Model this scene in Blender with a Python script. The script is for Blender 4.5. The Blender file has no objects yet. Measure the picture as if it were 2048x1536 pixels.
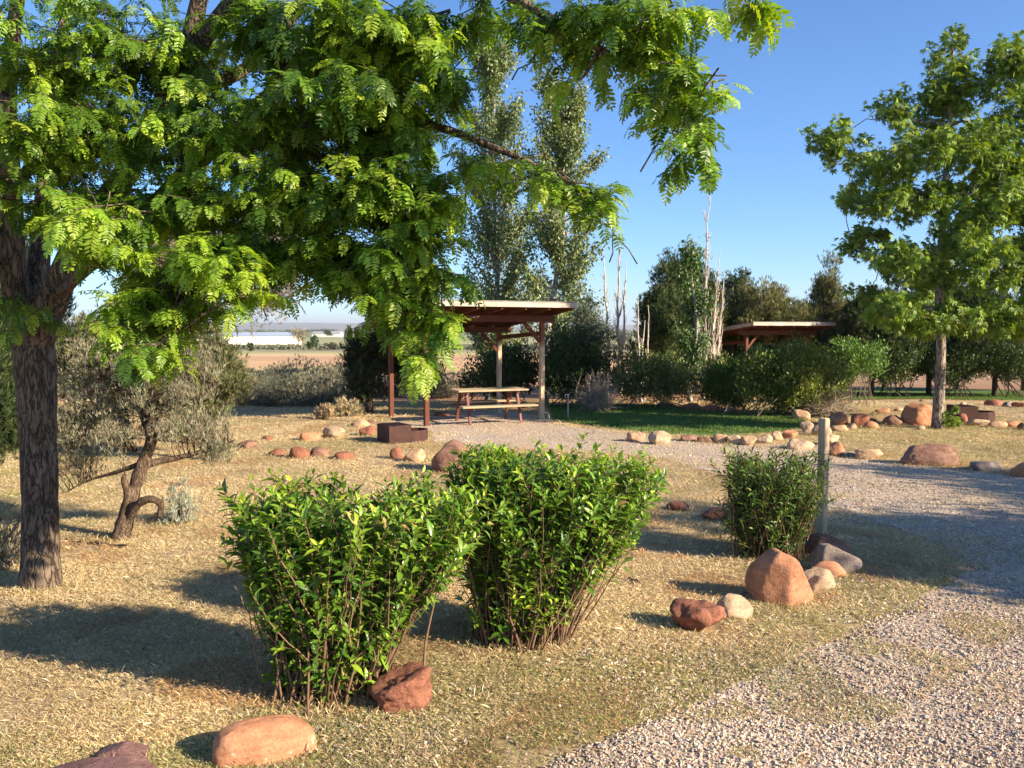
import bpy, bmesh, math, random
import numpy as np
from mathutils import Vector, noise
from math import radians as R, sin, cos, pi
random.seed(11)
rng = np.random.default_rng(7)

# ------------------------------------------------------------------ camera
F, CX, CY, H = 1700.0, 1024.0, 768.0, 2.1       # focal length and centre in photo pixels, eye height
PITCH = math.atan(110 / F)
scene = bpy.context.scene
col = scene.collection
cam_data = bpy.data.cameras.new('camera')
cam_data.lens = 36 * F / 2048
cam_data.clip_start, cam_data.clip_end = 0.05, 40000
cam = bpy.data.objects.new('camera', cam_data)
cam.location = (0, 0, H)
cam.rotation_euler = (R(90) - PITCH, 0, 0)
col.objects.link(cam)
scene.camera = cam

# ------------------------------------------------------------------ light
SUN_EL, SUN_AZ = R(24), R(117)                   # azimuth clockwise from +Y
HAZE = 0.00009
scene.view_settings.view_transform = 'Standard'
scene.view_settings.look = 'None'
scene.view_settings.exposure = 1.3
scene.view_settings.gamma = 1
scene.render.resolution_x, scene.render.resolution_y = 1024, 768
try:
    scene.cycles.max_bounces = 6
    scene.cycles.transparent_max_bounces = 6
    scene.cycles.volume_bounces = 0
except Exception:
    pass
world = bpy.data.worlds.new('World')
scene.world = world
world.use_nodes = True
wn = world.node_tree
for n in list(wn.nodes):
    wn.nodes.remove(n)
sky = wn.nodes.new('ShaderNodeTexSky')
sky.sky_type = 'NISHITA'
sky.sun_disc = False
sky.sun_elevation, sky.sun_rotation = SUN_EL, SUN_AZ
sky.altitude = 1500
sky.air_density, sky.dust_density, sky.ozone_density = 1.1, 0.3, 8.0
bg = wn.nodes.new('ShaderNodeBackground')
bg.inputs['Strength'].default_value = 0.092
wo = wn.nodes.new('ShaderNodeOutputWorld')
wn.links.new(sky.outputs[0], bg.inputs['Color'])
wn.links.new(bg.outputs[0], wo.inputs['Surface'])
sd = bpy.data.lights.new('sun', 'SUN')
sd.energy, sd.angle, sd.color = 5.0, R(0.5), (1.0, 0.85, 0.64)
sun = bpy.data.objects.new('sun', sd)
sdir = Vector((sin(SUN_AZ) * cos(SUN_EL), cos(SUN_AZ) * cos(SUN_EL), sin(SUN_EL)))
sun.rotation_euler = sdir.to_track_quat('Z', 'Y').to_euler()
sun.location = (20, -10, 20)
col.objects.link(sun)

# ------------------------------------------------------------------ picture to place
def ray(px, py):
    a, b = (px - CX) / F, -(py - CY) / F
    return a, cos(PITCH) + b * sin(PITCH), -sin(PITCH) + b * cos(PITCH)
def at(px, py, D):
    a, dy, dz = ray(px, py); t = D / dy
    return np.array([a * t, D, H + dz * t])
TY = [-50, 20, 60, 370, 1500, 20000]
TZ = [0, 0, -1.12, -5, -6, -7]
def tz(y):
    return float(np.interp(y, TY, TZ))
def gnd(px, py):
    a, dy, dz = ray(px, py)
    z = 0.0; t = 1
    for _ in range(60):
        t = (z - H) / dz
        z = 0.5 * z + 0.5 * tz(t * dy)
    return np.array([a * t, t * dy, tz(t * dy)])

# ------------------------------------------------------------------ mesh helpers
class Acc:
    """collects vertices, faces and a colour per vertex, then links them as one mesh object"""
    def __init__(s):
        s.v, s.f, s.c, s.m, s.n = [], [], [], [], 0
    def add(s, v, f, c=(1, 1, 1), mi=0):
        v = np.asarray(v, np.float32).reshape(-1, 3)
        f = np.asarray(f, np.int64)
        c = np.asarray(c, np.float32)
        if c.ndim == 1: c = np.tile(c, (len(v), 1))
        s.v.append(v); s.f.append(f + s.n); s.c.append(c)
        s.m.append(np.full(len(f), mi, np.int32)); s.n += len(v)
    def build(s, name, mats, parent=None, smooth=True, org=None):
        v = np.concatenate(s.v); c = np.concatenate(s.c)
        if org is not None: v = v - np.asarray(org, np.float32)
        loops = np.concatenate([f.ravel() for f in s.f]).astype(np.int32)
        tot = np.concatenate([np.full(len(f), f.shape[1], np.int32) for f in s.f])
        st = np.concatenate([[0], np.cumsum(tot)[:-1]]).astype(np.int32)
        me = bpy.data.meshes.new(name)
        me.vertices.add(len(v)); me.vertices.foreach_set('co', v.ravel())
        me.loops.add(len(loops)); me.loops.foreach_set('vertex_index', loops)
        me.polygons.add(len(st)); me.polygons.foreach_set('loop_start', st)
        me.polygons.foreach_set('loop_total', tot)
        me.polygons.foreach_set('material_index', np.concatenate(s.m))
        me.polygons.foreach_set('use_smooth', np.full(len(st), smooth, bool))
        me.update(calc_edges=True)
        at_ = me.color_attributes.new('Col', 'FLOAT_COLOR', 'POINT')
        at_.data.foreach_set('color', np.concatenate([c, np.ones((len(c), 1), np.float32)], 1).ravel())
        for m in (mats if isinstance(mats, (list, tuple)) else [mats]): me.materials.append(m)
        o = bpy.data.objects.new(name, me); col.objects.link(o)
        if parent is not None: o.parent = parent
        return o

def tag(o, label=None, cat=None, group=None, kind=None):
    if label: o['label'] = label
    if cat: o['category'] = cat
    if group: o['group'] = group
    if kind: o['kind'] = kind
    return o
def thing(name, label, cat, loc=(0, 0, 0), group=None, rz=0):
    o = bpy.data.objects.new(name, None); col.objects.link(o)
    o.location = tuple(float(q) for q in loc); o.rotation_euler = (0, 0, rz)
    o.empty_display_size = 0.2
    return tag(o, label, cat, group)
def copy_tree(o, parent=None):
    c = o.copy(); col.objects.link(c)
    if parent is not None: c.parent = parent
    for ch in list(o.children): copy_tree(ch, c)
    return c

def nrm(a):
    a = np.asarray(a, float)
    return a / (np.linalg.norm(a, axis=-1, keepdims=True) + 1e-9)
def frames(d, up=None, roll=None):
    """rotation matrices whose local Y is d and local Z leans to up"""
    d = nrm(d)
    if up is None: up = np.tile([0, 0, 1.0], (len(d), 1))
    up = np.asarray(up, float)
    if up.ndim == 1: up = np.tile(up, (len(d), 1))
    x = np.cross(d, up)
    bad = np.linalg.norm(x, axis=1) < 1e-3
    x[bad] = [1, 0, 0]
    x = nrm(x); z = np.cross(x, d)
    if roll is not None:
        c, s_ = np.cos(roll)[:, None], np.sin(roll)[:, None]
        x, z = x * c + z * s_, z * c - x * s_
    return np.stack([x, d, z], axis=2)
def inst(acc, tv, tf, M, L, C, S=None, mi=0, tint=None):
    if len(L) == 0: return
    tv = np.asarray(tv, float); tf = np.asarray(tf)
    if S is not None:
        S = np.asarray(S, float)
        M = M * (S[:, None, None] if S.ndim == 1 else S[:, None, :])
    V = np.einsum('nij,kj->nki', M, tv) + L[:, None, :]
    k = len(tv); N = len(L)
    Fc = (tf[None] + (np.arange(N) * k)[:, None, None]).reshape(-1, tf.shape[1])
    CC = np.repeat(C[:, None, :], k, 1)
    if tint is not None: CC = CC * np.asarray(tint)[None, :, None]
    acc.add(V.reshape(-1, 3), Fc, CC.reshape(-1, 3), mi)
def rnd_dirs(n, zlo=-1, zhi=1):
    z = rng.uniform(zlo, zhi, n); a = rng.uniform(0, 2 * pi, n); r = np.sqrt(1 - z * z)
    return np.stack([r * np.cos(a), r * np.sin(a), z], 1)
def pal(cols, n, jit=0.22, w=None):
    cols = np.asarray(cols, float)
    i = rng.choice(len(cols), n, p=w)
    c = cols[i] * rng.uniform(1 - jit, 1 + jit, (n, 1))
    return c * rng.uniform(0.94, 1.06, (n, 3))

def tube(acc, pts, rad, n=6, c=(1, 1, 1), mi=0, cap=True):
    pts = np.asarray(pts, float); m = len(pts)
    rad = np.broadcast_to(np.asarray(rad, float), (m,))
    t = nrm(np.gradient(pts, axis=0))
    u = np.cross(t[0], [0.31, 0.77, 0.55]); u /= np.linalg.norm(u) + 1e-9
    ang = np.arange(n) * 2 * pi / n
    V = []
    for i in range(m):
        u = u - t[i] * np.dot(u, t[i]); u /= np.linalg.norm(u) + 1e-9
        w = np.cross(t[i], u)
        V.append(pts[i] + rad[i] * (np.cos(ang)[:, None] * u + np.sin(ang)[:, None] * w))
    V = np.concatenate(V)
    i, j = np.meshgrid(np.arange(m - 1), np.arange(n), indexing='ij'); j2 = (j + 1) % n
    Q = np.stack([i * n + j, i * n + j2, (i + 1) * n + j2, (i + 1) * n + j], -1).reshape(-1, 4)
    acc.add(V, Q, c, mi)
    if cap:
        acc.add(V[-n:], np.array([list(range(n))]), c, mi)
def curve(p0, p1, bend=0.15, n=6, wig=0.03, up=0.0):
    p0, p1 = np.asarray(p0, float), np.asarray(p1, float)
    L = np.linalg.norm(p1 - p0)
    t = np.linspace(0, 1, n)[:, None]
    off = rng.normal(0, 1, 3); off /= np.linalg.norm(off)
    off = off * bend * L + np.array([0, 0, up * L])
    P = p0 + (p1 - p0) * t + off * 4 * t * (1 - t) * 0.5
    P[1:-1] += rng.normal(0, wig * L, (n - 2, 3)) * 0.5
    return P
def smooth_path(pts, rad, k=5):
    """Catmull-Rom through given points"""
    P = np.asarray(pts, float); r = np.asarray(rad, float)
    Q = np.vstack([2 * P[0] - P[1], P, 2 * P[-1] - P[-2]]); rr = np.concatenate([[r[0]], r, [r[-1]]])
    out, ro = [], []
    for i in range(1, len(Q) - 2):
        for t in np.linspace(0, 1, k, endpoint=False):
            a = -0.5 * t + t * t - 0.5 * t ** 3; b = 1 - 2.5 * t * t + 1.5 * t ** 3
            c = 0.5 * t + 2 * t * t - 1.5 * t ** 3; d = -0.5 * t * t + 0.5 * t ** 3
            out.append(a * Q[i - 1] + b * Q[i] + c * Q[i + 1] + d * Q[i + 2]); ro.append(rr[i] * (1 - t) + rr[i + 1] * t)
    out.append(Q[-2]); ro.append(rr[-2])
    return np.array(out), np.array(ro)
def box(acc, c, s, ax=None, colr=(1, 1, 1), bev=0.0, mi=0):
    """box with centre c, full size s and axes ax (rows), chamfered"""
    ax = np.eye(3) if ax is None else np.asarray(ax, float)
    hx, hy, hz = [q / 2 for q in s]; b = min(bev, hx * 0.8, hy * 0.8, hz * 0.8)
    if b <= 0:
        V = np.array([[x, y, z] for x in (-hx, hx) for y in (-hy, hy) for z in (-hz, hz)])
        Q = np.array([[0, 1, 3, 2], [4, 6, 7, 5], [0, 4, 5, 1], [2, 3, 7, 6], [0, 2, 6, 4], [1, 5, 7, 3]])
        acc.add(V @ ax + np.asarray(c, float), Q, colr, mi); return
    V, idx = [], {}
    for sx in (-1, 1):
        for sy in (-1, 1):
            for sz in (-1, 1):
                for k, p in enumerate(((hx, hy - b, hz - b), (hx - b, hy, hz - b), (hx - b, hy - b, hz))):
                    idx[(sx, sy, sz, k)] = len(V); V.append((sx * p[0], sy * p[1], sz * p[2]))
    Q, T = [], []
    S = (-1, 1)
    for s0 in S:
        Q.append([idx[(s0, a, b2, 0)] for a, b2 in ((-1, -1), (1, -1), (1, 1), (-1, 1))][::s0])
        Q.append([idx[(a, s0, b2, 1)] for a, b2 in ((-1, -1), (1, -1), (1, 1), (-1, 1))][::-s0])
        Q.append([idx[(a, b2, s0, 2)] for a, b2 in ((-1, -1), (1, -1), (1, 1), (-1, 1))][::s0])
        for s1 in S:
            Q.append([idx[(s0, s1, -1, 0)], idx[(s0, s1, 1, 0)], idx[(s0, s1, 1, 1)], idx[(s0, s1, -1, 1)]][::-s0 * s1])
            Q.append([idx[(s0, -1, s1, 0)], idx[(s0, 1, s1, 0)], idx[(s0, 1, s1, 2)], idx[(s0, -1, s1, 2)]][::s0 * s1])
            Q.append([idx[(-1, s0, s1, 1)], idx[(1, s0, s1, 1)], idx[(1, s0, s1, 2)], idx[(-1, s0, s1, 2)]][::-s0 * s1])
            for s2 in S:
                T.append([idx[(s0, s1, s2, 0)], idx[(s0, s1, s2, 1)], idx[(s0, s1, s2, 2)]][::s0 * s1 * s2])
    V = np.array(V) @ ax + np.asarray(c, float)
    acc.add(V, np.array(Q), colr, mi); acc.add(V, np.array(T), colr, mi)

# ------------------------------------------------------------------ materials
def new_mat(name):
    m = bpy.data.materials.new(name); m.use_nodes = True
    nt = m.node_tree
    for n in list(nt.nodes): nt.nodes.remove(n)
    out = nt.nodes.new('ShaderNodeOutputMaterial')
    p = nt.nodes.new('ShaderNodeBsdfPrincipled')
    nt.links.new(p.outputs[0], out.inputs['Surface'])
    return m, nt, p, out
def N(nt, typ, **kw):
    n = nt.nodes.new(typ)
    for k, v in kw.items():
        if k in n.inputs: n.inputs[k].default_value = v
        else: setattr(n, k, v)
    return n
def mixc(nt, a, b, fac, mode='MIX'):
    m = nt.nodes.new('ShaderNodeMix'); m.data_type = 'RGBA'; m.blend_type = mode
    for s, v in ((m.inputs[0], fac), (m.inputs[6], a), (m.inputs[7], b)):
        if isinstance(v, bpy.types.NodeSocket): nt.links.new(v, s)
        elif isinstance(v, (int, float)): s.default_value = v
        else: s.default_value = (*v, 1)
    return m.outputs[2]
def ramp(nt, fac, stops, interp='LINEAR'):
    r = nt.nodes.new('ShaderNodeValToRGB'); nt.links.new(fac, r.inputs[0])
    cr = r.color_ramp; cr.interpolation = interp
    while len(cr.elements) < len(stops): cr.elements.new(0.5)
    for e, (p, c) in zip(cr.elements, stops):
        e.position = p; e.color = (*c, 1) if not isinstance(c, (int, float)) else (c, c, c, 1)
    return r.outputs[0]
def coords(nt, kind='Object', scale=(1, 1, 1)):
    tc = nt.nodes.new('ShaderNodeTexCoord'); mp = nt.nodes.new('ShaderNodeMapping')
    mp.inputs['Scale'].default_value = scale
    nt.links.new(tc.outputs[kind], mp.inputs[0]); return mp.outputs[0]
def tex(nt, vec, kind='Noise', scale=5, detail=6, rough=0.6, **kw):
    t = nt.nodes.new('ShaderNodeTex' + kind); nt.links.new(vec, t.inputs['Vector'])
    t.inputs['Scale'].default_value = scale
    if kind == 'Noise':
        t.inputs['Detail'].default_value = detail; t.inputs['Roughness'].default_value = rough
    for k, v in kw.items(): setattr(t, k, v)
    return t
def bump(nt, p, h, strength=0.5, dist=0.02, prev=None):
    b = nt.nodes.new('ShaderNodeBump'); b.inputs['Strength'].default_value = strength
    b.inputs['Distance'].default_value = dist; nt.links.new(h, b.inputs['Height'])
    if prev is not None: nt.links.new(prev, b.inputs['Normal'])
    nt.links.new(b.outputs[0], p.inputs['Normal']); return b.outputs[0]

def leaf_mat(name, trans=0.35, rough=0.42, spec=0.4, tcol=(1.5, 1.35, 0.5)):
    m, nt, p, out = new_mat(name)
    a = N(nt, 'ShaderNodeAttribute', attribute_name='Col')
    p.inputs['Roughness'].default_value = rough
    p.inputs['Specular IOR Level'].default_value = spec
    nt.links.new(a.outputs['Color'], p.inputs['Base Color'])
    tr = nt.nodes.new('ShaderNodeBsdfTranslucent')
    tc = mixc(nt, a.outputs['Color'], tcol, 1.0, 'MULTIPLY')
    nt.links.new(tc, tr.inputs['Color'])
    mx = nt.nodes.new('ShaderNodeMixShader'); mx.inputs[0].default_value = trans
    nt.links.new(p.outputs[0], mx.inputs[1]); nt.links.new(tr.outputs[0], mx.inputs[2])
    nt.links.new(mx.outputs[0], out.inputs['Surface'])
    return m
def attr_mat(name, rough=0.9, spec=0.2, nscale=0, lo=0.7, hi=1.2):
    m, nt, p, out = new_mat(name)
    a = N(nt, 'ShaderNodeAttribute', attribute_name='Col')
    c = a.outputs['Color']
    if nscale:
        t = tex(nt, coords(nt), scale=nscale)
        c = mixc(nt, c, ramp(nt, t.outputs['Fac'], [(0.3, lo), (0.7, hi)]), 1.0, 'MULTIPLY')
    nt.links.new(c, p.inputs['Base Color'])
    p.inputs['Roughness'].default_value = rough; p.inputs['Specular IOR Level'].default_value = spec
    return m
def bark_mat(name, c1, c2, c3, zs=0.22, scale=28, strength=0.9, dist=0.03, crk=1.0):
    m, nt, p, out = new_mat(name)
    v = coords(nt, scale=(1, 1, zs))
    t0 = tex(nt, v, scale=scale * 0.4, detail=4)
    vd = mixc(nt, v, t0.outputs['Color'], 0.22)
    vo = tex(nt, vd, 'Voronoi', scale=scale, feature='DISTANCE_TO_EDGE')
    crack = ramp(nt, vo.outputs['Distance'], [(0.0, 1 - crk), (0.10, 1 - crk * 0.3), (0.4, 1.0)])
    t1 = tex(nt, v, scale=scale * 1.2, detail=8, rough=0.7)
    base = ramp(nt, t1.outputs['Fac'], [(0.3, c2), (0.5, c1), (0.72, c3)])
    c = mixc(nt, [q * 0.35 for q in c2], base, crack)
    nt.links.new(c, p.inputs['Base Color'])
    p.inputs['Roughness'].default_value = 0.92; p.inputs['Specular IOR Level'].default_value = 0.15
    h = mixc(nt, crack, t1.outputs['Fac'], 0.35)
    bump(nt, p, h, strength, dist)
    return m
def rock_mat(name, c1, c2, c3=None, patch=None, bs=0.5, scale=6):
    m, nt, p, out = new_mat(name)
    v = coords(nt)
    t1 = tex(nt, v, scale=scale, detail=8, rough=0.62)
    t2 = tex(nt, v, scale=scale * 9, detail=6, rough=0.7)
    lay = tex(nt, coords(nt, scale=(1, 1, 7)), scale=scale * 0.8, detail=5)
    c = ramp(nt, t1.outputs['Fac'], [(0.32, c2), (0.6, c1), (0.8, c3 or c1)])
    c = mixc(nt, c, ramp(nt, lay.outputs['Fac'], [(0.35, 0.72), (0.62, 1.12)]), 0.7, 'MULTIPLY')
    c = mixc(nt, c, ramp(nt, t2.outputs['Fac'], [(0.3, 0.7), (0.52, 1.0), (0.75, 1.15)]), 0.8, 'MULTIPLY')
    if patch:
        t3 = tex(nt, v, scale=scale * 0.7, detail=3, rough=0.5)
        c = mixc(nt, c, patch, ramp(nt, t3.outputs['Fac'], [(0.66, 0.0), (0.70, 0.8)]))
    # splash of soil and lichen specks
    t4 = tex(nt, v, 'Voronoi', scale=scale * 3)
    t5 = tex(nt, v, scale=scale * 1.7, detail=2)
    sp = nt.nodes.new('ShaderNodeMath'); sp.operation = 'SUBTRACT'
    nt.links.new(t5.outputs['Fac'], sp.inputs[0]); nt.links.new(t4.outputs['Distance'], sp.inputs[1])
    c = mixc(nt, c, (0.60, 0.50, 0.38), ramp(nt, sp.outputs[0], [(0.44, 0.0), (0.50, 0.55)]))
    nt.links.new(c, p.inputs['Base Color'])
    p.inputs['Roughness'].default_value = 0.88; p.inputs['Specular IOR Level'].default_value = 0.25
    t6 = tex(nt, v, scale=scale * 30, detail=5, rough=0.8)
    c = mixc(nt, c, ramp(nt, t6.outputs['Fac'], [(0.3, 0.6), (0.5, 1.0), (0.7, 1.25)]), 0.6, 'MULTIPLY')
    nt.links.new(c, p.inputs['Base Color'])
    b = bump(nt, p, t1.outputs['Fac'], bs, 0.05)
    b = bump(nt, p, t2.outputs['Fac'], bs * 1.3, 0.016, b)
    bump(nt, p, t6.outputs['Fac'], .6, 0.004, b)
    return m
def wood_mat(name, c1, c2, grain=(14, 14, 1), scale=4, rough=0.75, topshade=None):
    m, nt, p, out = new_mat(name)
    g = coords(nt, scale=grain)
    t = tex(nt, g, scale=scale, detail=8, rough=0.65)
    t2 = tex(nt, coords(nt), scale=3, detail=4)
    c = ramp(nt, t.outputs['Fac'], [(0.3, c2), (0.65, c1)])
    c = mixc(nt, c, ramp(nt, t2.outputs['Fac'], [(0.3, 0.75), (0.7, 1.12)]), 0.8, 'MULTIPLY')
    if topshade:      # roof shade on the post top, painted in as red-brown
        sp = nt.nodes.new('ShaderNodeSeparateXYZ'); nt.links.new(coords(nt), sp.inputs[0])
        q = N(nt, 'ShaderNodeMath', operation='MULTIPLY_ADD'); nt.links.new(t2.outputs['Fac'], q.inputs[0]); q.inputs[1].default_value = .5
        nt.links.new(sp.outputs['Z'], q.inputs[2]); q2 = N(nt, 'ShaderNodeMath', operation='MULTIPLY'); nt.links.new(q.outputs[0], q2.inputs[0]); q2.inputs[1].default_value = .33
        c = mixc(nt, c, (0.20, 0.075, 0.04), ramp(nt, q2.outputs[0], [((topshade + .2) * .33, 0.0), ((topshade + .4) * .33, 1.0)]))
    nt.links.new(c, p.inputs['Base Color']); p.inputs['Roughness'].default_value = rough
    p.inputs['Specular IOR Level'].default_value = 0.25
    bump(nt, p, t.outputs['Fac'], 0.35, 0.004)
    return m

M = {}
M['locust_leaf'] = leaf_mat('locust_leaf', 0.38, 0.38, 0.45, (1.5, 1.5, 0.35))
M['privet_leaf'] = leaf_mat('privet_leaf', 0.28, 0.33, 0.5, (1.5, 1.4, 0.45))
M['maple_leaf'] = leaf_mat('maple_leaf', 0.30, 0.5, 0.35)
M['poplar_leaf'] = leaf_mat('poplar_leaf', 0.25, 0.45, 0.4)
M['dull_leaf'] = leaf_mat('dull_leaf', 0.15, 0.7, 0.15, (1.2, 1.1, 0.7))
M['grass_blade'] = leaf_mat('grass_blade', 0.25, 0.7, 0.2, (1.1, 1.0, 0.8))
M['stone'] = attr_mat('gravel_stone', 0.85, 0.25)
M['stem'] = attr_mat('stem', 0.85, 0.2, 30)
M['locust_bark'] = bark_mat('locust_bark', (0.19, 0.14, 0.10), (0.09, 0.065, 0.045), (0.31, 0.245, 0.185), zs=0.24, scale=20, dist=0.045, crk=0.85)
M['maple_bark'] = bark_mat('maple_bark', (0.36, 0.30, 0.24), (0.18, 0.14, 0.11), (0.54, 0.48, 0.41), zs=0.3, scale=16)
M['poplar_bark'] = bark_mat('poplar_bark', (0.52, 0.48, 0.42), (0.28, 0.24, 0.2), (0.66, 0.62, 0.56), zs=1.5, scale=6, strength=0.3)
M['sage_bark'] = bark_mat('sage_bark', (0.22, 0.15, 0.10), (0.09, 0.06, 0.04), (0.40, 0.30, 0.22), zs=0.12, scale=38, dist=0.02)
M['juniper_bark'] = bark_mat('juniper_bark', (0.16, 0.11, 0.08), (0.07, 0.05, 0.035), (0.28, 0.2, 0.15), zs=0.15, scale=24)
M['dead_wood'] = attr_mat('dead_wood', 0.9, 0.15, 12, 0.75, 1.15)
RC = {
 'orange': rock_mat('orange_sandstone', (0.54, 0.26, 0.14), (0.40, 0.17, 0.09), (0.62, 0.34, 0.20), bs=0.35),
 'patchy': rock_mat('orange_sandstone_with_pale_patch', (0.52, 0.25, 0.135), (0.38, 0.16, 0.085), (0.60, 0.31, 0.18), patch=(0.72, 0.62, 0.48)),
 'red': rock_mat('red_sandstone', (0.36, 0.15, 0.09), (0.20, 0.075, 0.045), (0.48, 0.26, 0.17), bs=0.7),
 'cream': rock_mat('cream_sandstone', (0.62, 0.46, 0.30), (0.48, 0.31, 0.19), (0.72, 0.58, 0.42), bs=0.8, scale=8),
 'tan': rock_mat('tan_sandstone', (0.56, 0.37, 0.22), (0.42, 0.24, 0.14), (0.64, 0.48, 0.32), bs=0.5),
 'brown': rock_mat('brown_sandstone', (0.30, 0.17, 0.12), (0.19, 0.09, 0.06), (0.38, 0.24, 0.17)),
 'purple': rock_mat('purple_sandstone', (0.30, 0.165, 0.15), (0.20, 0.105, 0.095), (0.40, 0.25, 0.22), patch=(0.6, 0.5, 0.45), bs=0.8),
 'grey': rock_mat('grey_sandstone', (0.30, 0.24, 0.20), (0.19, 0.145, 0.12), (0.38, 0.32, 0.27)),
}
M['red_wood'] = wood_mat('red_brown_stained_wood', (0.17, 0.060, 0.032), (0.09, 0.03, 0.018))
M['pale_wood'] = wood_mat('pale_weathered_wood', (0.66, 0.50, 0.32), (0.48, 0.34, 0.20), topshade=1.72)
M['fascia_wood'] = wood_mat('grey_weathered_fascia', (0.55, 0.47, 0.38), (0.36, 0.29, 0.23), grain=(2, 2, 12))
M['roofing'] = wood_mat('grey_roofing', (0.30, 0.28, 0.25), (0.20, 0.18, 0.16), grain=(1, 1, 1))
M['table_wood'] = wood_mat('table_wood', (0.50, 0.38, 0.23), (0.34, 0.25, 0.15), grain=(1.5, 14, 14), scale=3)
M['table_metal'] = wood_mat('red_brown_painted_steel', (0.22, 0.075, 0.06), (0.15, 0.05, 0.04), grain=(1, 1, 1), rough=0.5)
M['rust'] = wood_mat('rusty_firepit_steel', (0.085, 0.034, 0.026), (0.04, 0.018, 0.014), grain=(1, 1, 1), scale=9, rough=0.7)
M['post_paint'] = wood_mat('tan_painted_post', (0.48, 0.38, 0.245), (0.34, 0.265, 0.17), grain=(6, 6, 0.6), scale=6)
M['pipe'] = wood_mat('galvanised_pipe', (0.5, 0.47, 0.42), (0.36, 0.33, 0.3), grain=(1, 1, 1), rough=0.45)

# ------------------------------------------------------------------ regions of the ground
def inpoly(x, y, poly):
    x = np.asarray(x); y = np.asarray(y); r = np.zeros(len(x), bool); n = len(poly)
    for i in range(n):
        x0, y0 = poly[i][:2]; x1, y1 = poly[(i + 1) % n][:2]
        c = ((y0 > y) != (y1 > y)) & (x < (x1 - x0) * (y - y0) / (y1 - y0 + 1e-12) + x0)
        r ^= c
    return r
def poly(pxs): return [tuple(gnd(*p)[:2]) for p in pxs]
drive_poly = poly([(1000, 1600), (1090, 1530), (1230, 1470), (1400, 1405), (1560, 1335), (1720, 1255), (1850, 1195),
    (1935, 1140), (1880, 1090), (1750, 1048), (1650, 1015), (1560, 985), (1440, 950), (1340, 918), (1200, 902), (1000, 897), (868, 884), (862, 862),
    (770, 846), (860, 828), (1000, 820), (1085, 832), (1110, 850), (1230, 862), (1350, 880), (1450, 890), (1560, 888), (1640, 890), (1655, 915),
    (1800, 925), (1900, 938), (2048, 955)]) + [(11, 12.2), (17, 12.5), (20, -9), (-3, -9), (-2.2, 0), (-1.2, 2.3)]
lane_poly = poly([(1680, 803), (1850, 800), (2060, 806)]) + [(22, 25), (24, 21)] + poly([(2060, 840), (1900, 824), (1800, 818), (1690, 814)])
lawn_poly = poly([(1098, 812), (1180, 805), (1300, 811), (1400, 820), (1480, 827), (1560, 828), (1600, 838), (1630, 850), (1600, 858), (1540, 866),
    (1420, 873), (1330, 868), (1240, 860), (1150, 848), (1105, 840)])
lawn2_poly = poly([(1680, 778), (1800, 775), (2048, 781)]) + [(20, 32), (24, 26)] + poly([(2060, 803), (1850, 798), (1690, 800)])

def sheet(name, pl, z, mat, label, jit=0.06, kind='structure'):
    pts = []
    n = len(pl)
    for i in range(n):
        a, b = np.array(pl[i]), np.array(pl[(i + 1) % n]); L = np.linalg.norm(b - a)
        k = max(1, min(60, int(L / 0.16)))
        for t in range(k):
            q = a + (b - a) * t / k
            wv = .26 if name == 'gravel_drive' and q[1] < 12 else .07
            pts.append((q[0] + random.gauss(0, jit * .5) + wv * noise.noise(Vector((q[0] * 1.9, q[1] * 1.9, 1.5))), q[1] + random.gauss(0, jit * .5) + wv * noise.noise(Vector((q[0] * 1.9, q[1] * 1.9, 8.5)))))
    bm = bmesh.new()
    bm.faces.new([bm.verts.new((x, y, 0)) for x, y in pts])
    for yk in TY[1:3]:
        bmesh.ops.bisect_plane(bm, geom=bm.verts[:] + bm.edges[:] + bm.faces[:], plane_co=(0, yk, 0), plane_no=(0, 1, 0))
    bmesh.ops.triangulate(bm, faces=bm.faces[:])
    for v in bm.verts: v.co.z = tz(v.co.y) + z
    for f in bm.faces:
        if f.normal.z < 0: f.normal_flip()
    bm.normal_update()
    for f in bm.faces:
        if f.normal.z < 0: f.normal_flip()
    me = bpy.data.meshes.new(name); bm.to_mesh(me); bm.free(); me.materials.append(mat)
    o = bpy.data.objects.new(name, me); col.objects.link(o)
    return tag(o, label, None, None, kind)

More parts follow.
